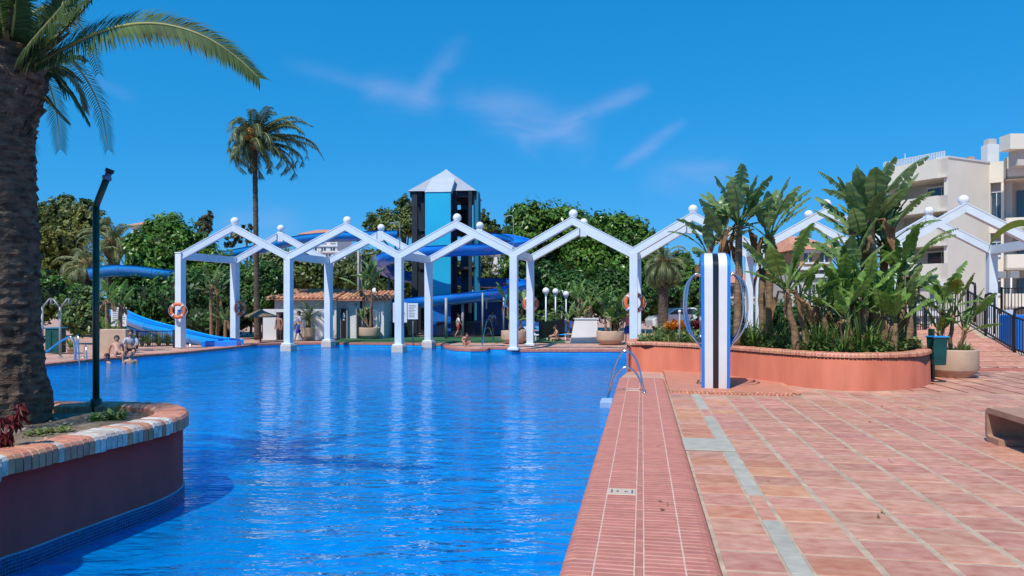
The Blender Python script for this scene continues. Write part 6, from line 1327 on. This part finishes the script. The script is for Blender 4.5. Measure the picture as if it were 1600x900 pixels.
    hf([(48, 140, 8.0), (66, 148, 8.2), (88, 172, 8.3), (108, 192, 8.4)], .09, 36, w=.04, seed=19, droop=.6)
    rs2 = random.Random(9)
    for k in range(22):      # the rest of the crown, out of frame to the left, above and behind
        az = rs2.uniform(rad(75), rad(285)); el = rs2.uniform(-.1, 1.35); pts = [top + Vector((0, 0, .1)) + p for p in frond_curve(az, el, rs2.uniform(2.6, 3.3), .34)]
        frond_obj(pts, .30, .022, 70, t, M['hfrond'], M['rachis'], .03, seed=20 + k, vang=.3, droop=.4)
    for k in range(12):      # near-vertical young fronds at the heart
        az = rs2.uniform(0, 6.28); pts = [top + Vector((0, 0, .05)) + p for p in frond_curve(az, rs2.uniform(1.1, 1.45), rs2.uniform(1.6, 2.6), .12)]
        frond_obj(pts, .30, .022, 60, t, M['hfrond'], M['rachis'], .03, seed=60 + k, vang=.5, droop=.2, stalk=.05)
    for k in range(9):      # bare petioles and fibre around the crown base
        g = rs2.uniform(-2.4, .5); r = .3; p0 = top + Vector((math.cos(g) * .25, math.sin(g) * .25, -.05)); MB().tube([p0, p0 + Vector((math.cos(g) * .25, math.sin(g) * .2, .22)), p0 + Vector((math.cos(g) * .38, math.sin(g) * .3, .34))], [.032, .024, .012], 6).build('petiole', M['heroscar'] if k % 3 else M['stub'], t)
M['heroscar'] = mat('dark_frond_scar', (.075, .05, .035), .95, .5, 6, bump=.8, bscale=30, c2=(.20, .135, .09), streak=(1, 1, 3))
M['hfrond'] = leafmat('dark_palm_leaflets', (.045, .105, .022), .7, .65, .3, c2=(.10, .17, .045), scale=1.5)
M['herobark'] = mat('weathered_palm_trunk', (.065, .042, .030), .97, .5, 7, bump=1.0, bscale=30, c2=(.20, .14, .095), streak=(1, 1, 2.5), stain=.4)
hero()
# ================================================================== paddle-leaf plants (strelitzia), cycad, straps, ground cover
def paddle_mesh(seed, L_=1.0, W_=.30, stalk=.55, bend=.5, split=.25):
    """petiole from the origin rising along +Z and curving to +X, then a broad split blade with a midrib"""
    rs = random.Random(seed); b = MB(); pts = []; p = Vector((0, 0, 0)); e = rad(86); N = 14; T = stalk + L_
    for i in range(N + 1):
        pts.append(p.copy()); s = i / N; e -= bend * (.02 + .16 * s ** 1.5); p = p + Vector((math.cos(e), 0, math.sin(e))) * T / N
    C = catmull(pts, 2, False); n = len(C); b.tube(C, [.020 * (1 - .8 * i / (n - 1)) + .003 for i in range(n)], 5, 1)
    K = 22; cum = [0]
    for i in range(1, n): cum.append(cum[-1] + (C[i] - C[i - 1]).length)
    def at(s):
        x = s * cum[-1]; i = 1
        while i < n - 1 and cum[i] < x: i += 1
        f = (x - cum[i - 1]) / (cum[i] - cum[i - 1]); tg = (C[i] - C[i - 1]).normalized(); return C[i - 1].lerp(C[i], f), tg
    s0 = stalk / T; Y = Vector((0, 1, 0))
    for sg in (-1, 1):
        prev = None; fold = rs.uniform(.2, .5)
        for k in range(K + 1):
            f = k / K; c, tg = at(s0 + (1 - s0) * min(f, .999)); up = tg.cross(Y) * -1
            wv_ = W_ * math.sin(math.pi * min(1, f * .93 + .045)) ** .62 * (1 - .18 * f) * rs.uniform(.92, 1.04); ang = fold + .12 * math.sin(k * 1.3 + seed)
            o = Y * sg; m1 = c + (o * math.cos(ang) + up * math.sin(ang)) * wv_ * .5; dr = (o * math.cos(ang - .35) + up * math.sin(ang - .35)); m2 = m1 + dr * wv_ * .5 + tg * .03
            m2 = m2 - Vector((0, 0, 1)) * wv_ * .18 * (1 + (f > .6) * .5)
            cur = [c + up * .004, m1, m2]
            if prev is not None:
                if rs.random() < split: cur2 = [prev[0].lerp(cur[0], .96), prev[1].lerp(cur[1], .86) - up * .01, prev[2].lerp(cur[2], .62) - Vector((0, 0, .03))]; q = prev + cur2
                else: q = prev + cur
                b.add(q, [(0, 1, 4, 3), (1, 2, 5, 4)] if sg > 0 else [(3, 4, 1, 0), (4, 5, 2, 1)], 0, True)
            prev = cur
    return b
PAD = {}
def paddles(key, mname, stem='rachis'):
    if key not in PAD:
        PAD[key] = [paddle_mesh(s, 1.0, .19 + .025 * (s % 3), .30 + .14 * (s % 4), .35 + .17 * (s % 4), [.10, .3, .18, .55, .25][s % 5]).mesh('leaf', [M[mname], M[stem]]) for s in range(6)]
    return PAD[key]
M['petiole'] = mat('green_petiole', (.13, .20, .06), .45, .25, 4)
def stand(t, base, top, nl, size, key, seed, r=.09, spread=.82, el=(.15, 1.25), azc=None, dead=3, trunk=True):
    """one stem with a fan of leaves at its top"""
    rs = random.Random(seed); base, top = Vector(base), Vector(top); inv = MW[t.name].inverted(); ms = paddles(key, key, 'petiole')
    if trunk and (top - base).length > .15:
        b = MB(); K = 10; b.tube([base.lerp(top, i / K) + Vector((mnoise.noise(Vector((seed, i * .4, 0))) * .06, 0, 0)) for i in range(K + 1)], [r * (1.15 - .1 * (i % 2) - .02 * i) for i in range(K + 1)], 9); b.build('stem', M['banstem'], t)
    for k in range(nl):
        az = k * 2.399 + rs.uniform(-.5, .5); tilt = (k + .5) / nl; o = link('leaf', rs.choice(ms), t, False); o.matrix_parent_inverse = inv
        lean = (1.0 * tilt ** 1.1 + rs.uniform(-.1, .15)) * spread; s = size * rs.uniform(.8, 1.15) * (1 - .15 * tilt)
        mt = Matrix.Rotation(az, 3, 'Z') @ Matrix.Rotation(lean, 3, 'Y') @ Matrix.Rotation(rs.uniform(-.5, .5), 3, 'Z')
        o.rotation_euler = mt.to_euler(); o.location = top + Vector((rs.uniform(-.05, .05), rs.uniform(-.05, .05), -.25 * size * tilt * rs.uniform(0, 1))); o.scale = (s, s, s)
    for k in range(dead):
        g = rs.uniform(0, 6.28); q = top + Vector((0, 0, -.1)); d_ = Vector((math.cos(g), math.sin(g), 0)); b = MB(); b.tube([q, q + d_ * .22 * size + Vector((0, 0, .05)), q + d_ * .38 * size - Vector((0, 0, .35 * size))], [.03, .025, .01], 5); b.add([q + d_ * .2 * size, q + d_ * .42 * size - Vector((0, 0, .2)), q + d_ * .40 * size - Vector((0, 0, .62 * size)), q + d_ * .3 * size - Vector((.05, .05, .4 * size))], [(0, 1, 2, 3)]); b.build('dead_leaf', M['stub'], t)
def strap_mesh(seed, n=26, L_=.7, w=.035, m='strap', lean=(.15, 1.2)):
    rs = random.Random(seed); b = MB()
    for k in range(n):
        az = rs.uniform(0, 6.28); el = rs.uniform(*lean); l = L_ * rs.uniform(.65, 1.1); p = Vector((math.cos(az) * .05, math.sin(az) * .05, 0)); e = math.pi / 2 - el * .45; pr = None; sd_ = Vector((-math.sin(az), math.cos(az), 0)); vs = []
        for i in range(6): ww = w * [.7, 1, 1, .85, .55, .06][i] * .5; vs += [p - sd_ * ww, p + sd_ * ww]; p = p + Vector((math.cos(az) * math.cos(e), math.sin(az) * math.cos(e), math.sin(e))) * l / 5; e -= el * .33
        b.add(vs, [(2 * i, 2 * i + 1, 2 * i + 3, 2 * i + 2) for i in range(5)], 0, True)
    return b.mesh('blades', M[m])
STR = {}
def strap_plant(lab, p, s, m='strap', seed=0, name='strap_plant', cat='plant', group=None, L_=.7, w=.035, n=26, lean=(.15, 1.2)):
    k = (m, seed % 4, L_, w, n)
    if k not in STR: STR[k] = strap_mesh(seed % 4 + 3, n, L_, w, m, lean)
    o = bpy.data.objects.new(name, STR[k]); COL.objects.link(o); o.location = p; o.scale = (s, s, s); o.rotation_euler = (0, 0, rnd.uniform(0, 6.28)); prop(o, lab, cat, group); return o
# --- the large clump in the red planter
ZS = PH - .1
def plant_thing(lab, c, cat='plant', name='paddle_leaf_plant', group=None): return thing(name, lab, cat, c, group)
big = plant_thing('huge grey-green paddle-leaf clump at the right end of the red planter', (P(1365, 500, 19.6).x, 19.6, ZS))
spec = [(1352, 530, 19.7, 1350, 372, 12, 1.45), (1378, 530, 19.9, 1382, 378, 12, 1.35), (1365, 530, 19.4, 1362, 340, 9, 1.45), (1340, 530, 19.2, 1332, 425, 7, 1.0), (1322, 530, 19.0, 1316, 462, 7, .95), (1392, 530, 19.6, 1408, 430, 10, 1.1),
        (1400, 532, 19.3, 1412, 470, 8, 1.0), (1345, 534, 18.6, 1350, 480, 9, 1.05), (1375, 534, 18.5, 1380, 492, 8, 1.0), (1312, 530, 19.6, 1312, 420, 6, 1.0), (1330, 534, 18.3, 1322, 500, 7, .9), (1395, 534, 18.4, 1396, 505, 6, .9), (1420, 532, 19.0, 1420, 490, 5, .8)]
for i, (bx, by, d, tx, ty, nl, s) in enumerate(spec):
    b_ = P(bx, by, d); b_.z = ZS; tpv = P(tx, ty, d); stand(big, b_, tpv, int(nl * 1.3), s * .93, 'ban' if i in (4, 5, 7, 8, 10, 11) else 'ban2', 40 + i, .11, .75, dead=4 if ty < 440 else 1)
mid = plant_thing('tall ragged paddle-leaf clump behind the striped pillar', (P(1150, 500, 20.5).x, 20.5, ZS))
for i, (bx, d, tx, ty, nl, s) in enumerate([(1128, 20.6, 1131, 372, 10, 1.15), (1152, 20.4, 1155, 352, 11, 1.25), (1112, 20.9, 1108, 402, 7, .95)]):
    b_ = P(bx, 520, d); b_.z = ZS; stand(mid, b_, P(tx, ty, d), nl, s, 'ban2', 70 + i, .10, dead=6)
mid2 = plant_thing('second tall ragged paddle-leaf stem right of the striped pillar', (P(1200, 500, 20.2).x, 20.2, ZS))
for i, (bx, d, tx, ty, nl, s) in enumerate([(1203, 20.2, 1201, 368, 12, 1.2), (1192, 20.8, 1190, 420, 6, .9)]):
    b_ = P(bx, 520, d); b_.z = ZS; stand(mid2, b_, P(tx, ty, d), nl, s, 'ban2', 80 + i, .10, dead=6)
mid3 = plant_thing('mid-height bright paddle-leaf plant on a leaning brown stem in the red planter', (P(1240, 500, 18.6).x, 18.6, ZS))
for i, (bx, d, tx, ty, nl, s) in enumerate([(1247, 18.6, 1228, 452, 11, 1.1), (1262, 18.8, 1250, 470, 7, .9), (1278, 19.4, 1276, 474, 7, .7), (1290, 18.9, 1288, 488, 7, .65)]):
    b_ = P(bx, 530, d); b_.z = ZS; stand(mid3, b_, P(tx, ty, d), nl, s, 'ban', 90 + i, .085, dead=3)
# --- strappy clumps and ground cover in the red planter
k = 0
for px, d, s, ph in [(1160, 18.6, 1.0, 'just right of the striped pillar'), (1178, 18.1, 1.15, 'second right of the striped pillar'), (1195, 18.8, 1.1, 'with orange-tipped blades below the ragged stems'), (1212, 17.8, 1.15, 'left of the leaning brown stem'), (1228, 18.3, 1.1, 'against the leaning brown stem'),
                     (1262, 17.3, 1.05, 'right of the leaning brown stem'), (1278, 17.6, 1.2, 'left of the huge clump'), (1292, 16.9, 1.0, 'at the front rim left of the huge clump'), (1345, 16.6, 1.35, 'tallest, in front of the huge clump'), (1362, 16.3, 1.2, 'front rim before the huge clump'), (1388, 16.9, 1.1, 'right front of the huge clump'), (1412, 17.2, .95, 'near the right end of the red planter'), (1318, 17.2, 1.1, 'half under the huge clump')]:
    q = P(px, 500, d)
    while not inside((q.x, q.y), [tuple(v) for v in ring_offset(PL, -.75)]) and d < 24: d += .1; q = P(px, 500, d)
    strap_plant('strappy dark green plant ' + ph, (q.x, d, ZS), s * 1.05, 'strap', k, group=None, n=34, L_=.85); k += 1
def cover(name, lab, poly_pts, n, size, m, seed, h=.14, zf=None, cat='ground cover'):
    rs = np.random.RandomState(seed); V = []; Q = []
    xs = [p[0] for p in poly_pts]; ys = [p[1] for p in poly_pts]; i = 0; tries = 0
    while i < n and tries < n * 20:
        tries += 1; x = rs.uniform(min(xs), max(xs)); y = rs.uniform(min(ys), max(ys))
        if not inside((x, y), poly_pts): continue
        if mnoise.noise(Vector((x * 2.2, y * 2.2, seed))) < -.12: continue
        z = (zf or ZS) + rs.rand() * h * (1 + mnoise.noise(Vector((x * 1.5, y * 1.5, seed + 3)))); a = rs.uniform(0, 6.28); s = size * rs.uniform(.6, 1.3); tl = rs.uniform(.1, .9)
        t = Vector((math.cos(a) * math.cos(tl), math.sin(a) * math.cos(tl), math.sin(tl))); w_ = Vector((-math.sin(a), math.cos(a), rs.uniform(-.4, .4))) * s * .3; c = Vector((x, y, z))
        V += [c, c + t * s * .5 + w_, c + t * s, c + t * s * .5 - w_]; Q.append((4 * i, 4 * i + 1, 4 * i + 2, 4 * i + 3)); i += 1
    o = bpy.data.objects.new(name, np_mesh(name, [tuple(v) for v in V], Q, M[m])); COL.objects.link(o); prop(o, lab, cat, kind='stuff'); return o
inn = [tuple(p) for p in ring_offset(PL, -.32)]
cover('ground_cover', 'low leafy ground cover filling the red planter', inn, 5200, .15, 'low', 2, .20)
lft = [p for p in [xy(985, 574), xy(1090, 578)]]
cover('ground_cover', 'lime-green low leaves at the left end of the red planter', [(4.6, 23.2), (6.6, 20.6), (7.8, 21.8), (7.6, 25.2), (5.0, 25.6)], 2600, .18, 'low2', 3, .38)
cover('ground_cover', 'bright low leaves along the right front of the red planter', [tuple(P(1365, 0, 18.0).xy), tuple(P(1436, 0, 18.9).xy), tuple(P(1436, 0, 20.0).xy), tuple(P(1365, 0, 19.2).xy)], 900, .17, 'low2', 4, .3)
fl = cover('flower_bed', 'orange flower clusters left of the striped pillar', [tuple(P(1040, 0, 23.2).xy), tuple(P(1072, 0, 23.0).xy), tuple(P(1074, 0, 24.0).xy), tuple(P(1042, 0, 24.2).xy)], 700, .13, 'flower', 5, .25, ZS + .42, 'flowers')
fl = cover('flower_bed', 'rusty red leafy stems left of the striped pillar hoops', [tuple(P(1076, 0, 23.2).xy), tuple(P(1096, 0, 23.0).xy), tuple(P(1096, 0, 24.0).xy), tuple(P(1078, 0, 24.2).xy)], 500, .16, 'flower2' if 'flower2' in M else 'red', 6, .6, ZS + .1, 'flowers')
for i, (px, d, s) in enumerate([(1008, 23.4, .75), (1024, 23.0, .8), (1046, 22.4, .7), (1060, 22.6, .7), (1086, 22.0, .75)]):
    q = P(px, 500, d); strap_plant(['lime strappy plant at the far left tip of the red planter', 'lime strappy plant beside the pergola column base', 'lime strappy plant below the orange flowers', 'lime strappy plant right of the orange flowers', 'lime strappy plant under the left chrome hoops'][i], (q.x, d, ZS), s, 'low2', i, n=30, L_=.7)
# fallen twigs / short lamp stick
q = P(1062, 500, 22.2); t = thing('garden_light', 'thin metal garden light stick in the red planter left of the pillar', 'garden light', (q.x, 22.2, ZS)); MB().tube([(q.x, 22.2, ZS), (q.x, 22.2, ZS + 1.0)], .03, 8).build('stick', M['pipe'], t); MB().ball((q.x, 22.2, ZS + 1.02), .05).build('head', M['globe'], t)
# --- potted plants
def pot_plant(key, lab, stems, m, cat='plant', size=1.0, dead=1, seed=120):
    c, r, h, tb = tubs[key]; t = plant_thing(lab, (c.x, c.y, h - .1))
    for i, (dx, dy, top, lean, nl, s) in enumerate(stems): stand(t, (c.x + dx * r, c.y + dy * r, h - .12), (c.x + dx * r + lean, c.y + dy * r, top), nl, s, m if isinstance(m, str) else m[i % len(m)], seed + i, .055 * size, 1.0, dead=dead)
    return t
pot_plant('right', 'yellowing paddle-leaf plant with a few upright blades in the beige tub', [(-.45, 0, 1.85, .02, 6, 1.0), (-.05, .1, 1.75, .10, 6, .95), (.15, -.2, 1.35, .20, 6, .85), (-.55, -.2, 1.2, -.1, 5, .75)], ['ban', 'bany', 'ban', 'bany'], dead=1)
c, r, h, _t = tubs['right']
for i, (dx, dy, s, m) in enumerate([(.45, -.3, .62, 'low'), (.15, -.5, .55, 'low2'), (.6, .1, .6, 'low'), (-.1, -.6, .5, 'low2'), (-.6, -.4, .45, 'low2')]): strap_plant(['bushy green tuft at the right of the beige tub', 'lime tuft at the front of the beige tub', 'green tuft spilling over the right tub rim', 'small lime tuft in the tub middle', 'small lime tuft behind the litter bin'][i], (c.x + dx * r, c.y + dy * r, h - .1), s, m, i, n=44, L_=.6, w=.05, lean=(.3, 1.5))
pot_plant('mid', 'leafy paddle-leaf plant in the tub beside the white wedge wall', [(-.3, 0, 1.9, -.1, 9, 1.0), (.3, .2, 1.5, .1, 9, .95), (0, -.3, 1.1, 0, 8, .8), (.55, -.2, 1.0, .15, 7, .8)], 'ban', seed=140)
pot_plant('pil', 'reddish-stemmed paddle-leaf plant in the tub behind the pergola column', [(-.3, 0, 2.1, -.15, 7, .9), (.4, .1, 1.9, .2, 7, .85), (0, -.3, 1.1, 0, 7, .6)], ['ban', 'ban2'], seed=150, dead=4)
pot_plant('left', 'slim tall palms with bare stems in the tub by the green windbreak', [(-.2, 0, 2.9, -.25, 7, 1.0), (.2, .1, 3.6, -.05, 8, 1.0), (.1, -.2, 3.3, .1, 6, .9), (0, 0, 1.2, -.4, 9, .6)], 'ban2', seed=160)
c, r, h, _t = tubs['cyc']; t = thing('cycad', 'dark arching cycad in the urn before the white house', 'cycad', (c.x, c.y, h)); 
MB().tube([(c.x, c.y, h - .1), (c.x, c.y, h + .5)], [.16, .13], 10).build('trunk', M['banstem'], t)
for k in range(34):
    az = k * 2.399; el = 1.3 - 1.5 * (k + .5) / 34; pts = [Vector((c.x, c.y, h + .5)) + p for p in frond_curve(az, el, 1.5, .30)]; frond_obj(pts, .20, .035, 30, t, M['dkleaf'], M['rachis'], .02, seed=300 + k, vang=.3, droop=.2, stalk=.05)
c, r, h, _t = tubs['pot']; strap_plant('small leafy plant in the reddish pot on the left poolside', (c.x, c.y, h - .05), .95, 'low2', 1, n=44, L_=.7, w=.05, lean=(.3, 1.4))
# --- poolside strelitzias on the left, behind the pergola and beyond
def ground_stand(lab, specs, m, seed, cat='plant', dead=3):
    d = specs[0][1]; t = plant_thing(lab, (P(specs[0][0], 500, d).x, d, 0))
    for i, (px, d, top_py, nl, s) in enumerate(specs): b_ = P(px, 500, d); tpv = P(px, top_py, d); stand(t, (b_.x, d, 0), tpv, nl, s, m if isinstance(m, str) else m[i % len(m)], seed + i, .09, dead=dead)
ground_stand('strelitzia with fan leaves and brown stems in front of the left notice board', [(168, 31.5, 468, 7, .75), (188, 31.8, 474, 6, .7), (161, 32, 516, 6, .6), (176, 31.5, 522, 6, .45)], ['ban', 'ban'], 200, dead=5)
ground_stand('slim small palm trunks in the shade behind the leftmost pergola bay', [(330, 42, 445, 8, .9), (340, 42.5, 462, 8, .9), (352, 42, 500, 8, .8)], 'ban2', 210)
ground_stand('paddle-leaf plant with a red-brown stem behind the white wedge wall', [(903, 47, 466, 8, 1.0), (915, 47.5, 485, 8, .9), (922, 46, 478, 8, 1.0)], 'ban', 220)
ground_stand('leafy shrubs behind the white wedge wall', [(905, 44, 498, 9, .8), (888, 45, 500, 8, .8)], 'ban2', 230)
for i, (px, d, s) in enumerate([(232, 36, 1.0), (248, 36.2, 1.1), (262, 36.5, 1.0), (222, 36, .9)]):
    q = P(px, 500, d); strap_plant(['low bushy plant behind the bar fence, second from left', 'low bushy plant behind the bar fence, third from left', 'low bushy plant behind the bar fence, rightmost', 'low bushy plant behind the bar fence, leftmost'][i], (q.x, d, 0), s, 'low', i, n=44, L_=.7, w=.05)
# --- planting in the oxblood planter
lin = [tuple(p) for p in ring_offset(LPc, -.42)]
lin = [p for p in lin]
cover('ground_cover', 'pale lime succulents at the foot of the palm in the oxblood planter', [tuple(P(38, 0, 7.0).xy), tuple(P(110, 0, 7.2).xy), tuple(P(112, 0, 7.6).xy), tuple(P(40, 0, 7.35).xy)], 420, .060, 'low2', 7, .06, LZ - .10)
cover('ground_cover', 'small green leaves under the green pole in the oxblood planter', [tuple(P(140, 0, 7.6).xy), tuple(P(195, 0, 8.0).xy), tuple(P(195, 0, 8.4).xy), tuple(P(145, 0, 8.0).xy)], 420, .075, 'low', 8, .10, LZ - .10)
def litter():
    b = MB(); rs = random.Random(12); spots = [(-.9, 6.6), (.3, 7.5), (1.6, 9), (2.6, 11), (3.8, 13.2), (4.6, 15.5), (5.2, 15.2), (6.2, 14.9), (6.9, 15.6), (3.3, 10.2), (2.2, 7.4), (4.4, 9.2), (5.4, 11.4), (.1, 10.4), (6.1, 17.2)]
    for v, u in spots:
        for q in range(rs.randint(1, 3)):
            c = D(v + rs.uniform(-.2, .2), u + rs.uniform(-.3, .3), .045 if v < .5 else .008); a = rs.uniform(0, 6.28); s = rs.uniform(.02, .05); t_ = Vector((math.cos(a), math.sin(a), .12)) * s; n_ = Vector((-math.sin(a), math.cos(a), .3)) * s * .35
            b.add([c - t_, c + n_, c + t_ + Vector((0, 0, s * .3)), c - n_], [(0, 1, 2, 3)])
    prop(b.build('leaf_litter', M['stub']), 'small dry leaves and crumbs scattered over the terrace', 'leaf litter', kind='stuff')
litter()
def redbush():
    c = P(6, 672, 6.3); t = thing('burgundy_shrub', 'burgundy palmate-leaved shrub in the lower left corner of the oxblood planter', 'shrub', (c.x, 6.3, LZ - .1)); rs = random.Random(4); b = MB()
    lf = MB()
    for q in range(7):
        a = rad(-78 + 26 * q); l = .13 * (1 - .35 * abs(q - 3) / 3); d_ = Vector((math.cos(a), math.sin(a), -.35)); n_ = Vector((-math.sin(a), math.cos(a), 0)) * l * .16; lf.add([(0, 0, 0), tuple(d_ * l * .5 + n_), tuple(d_ * l + Vector((0, 0, -.02))), tuple(d_ * l * .5 - n_)], [(0, 1, 2, 3)])
    me = lf.mesh('leaf', M['red'])
    for s in range(9):
        x0 = c.x + rs.uniform(-.28, .0); p0 = Vector((x0, 6.3 + rs.uniform(-.15, .15), LZ - .12)); p1 = p0 + Vector((rs.uniform(-.1, .14), rs.uniform(-.1, .1), rs.uniform(.15, .50))); MB().tube([p0, p0.lerp(p1, .5) + Vector((.02, 0, 0)), p1], [.010, .008, .005], 5).build('stem', M['redstem'], t)
        for k in range(9):
            f = rs.uniform(.35, 1.05); p = p0.lerp(p1, f); o = link('leaf', me, t, False); o.matrix_parent_inverse = MW[t.name].inverted(); o.location = p + Vector((rs.uniform(-.03, .03), rs.uniform(-.03, .03), 0)); o.rotation_euler = (rs.uniform(-.5, .5), rs.uniform(.2, 1.1), rs.uniform(0, 6.28)); s_ = rs.uniform(.7, 1.2); o.scale = (s_,) * 3
M['redstem'] = mat('red_stem', (.14, .03, .03), .6, .2, 5)
redbush()
# leaf litter and a few stones on the soil
st = MB(); rs = random.Random(6)
for k in range(60):
    p = P(rs.uniform(30, 190), 660, rs.uniform(7.0, 8.3)); s = rs.uniform(.008, .03); st.ball((p.x, p.y, LZ - .07), s, 0, 6, 4, 1, 1, .6)
prop(st.build('pebbles', M['concrete']), 'scattered small stones on the planter soil', 'stones', kind='stuff')
# yellow leaf hanging in from the right edge
q = P(1640, 350, 12); t = thing('overhanging_leaf', 'yellow-green leaf tip reaching in from the right edge', 'leaf', q)
bb = MB()
pts = catmull([P(1650, 372, 12), P(1610, 352, 12), P(1585, 352, 12), P(1560, 366, 12.1), P(1548, 380, 12.1), P(1545, 392, 12.1)], 4, False); vs = []
for i, p in enumerate(pts): w_ = .075 * math.sin(math.pi * min(1, .12 + .88 * (1 - i / (len(pts) - 1)))) + .01; vs += [p + Vector((0, -.02, w_)), p + Vector((0, .02, -w_ * .6))]
bb.add(vs, [(2 * i, 2 * i + 1, 2 * i + 3, 2 * i + 2) for i in range(len(pts) - 1)], 0, True); bb.build('blade', M['bany'], t)
# thin dark hose / cable line across the terrace and small wet patches are left as wear of the tiles
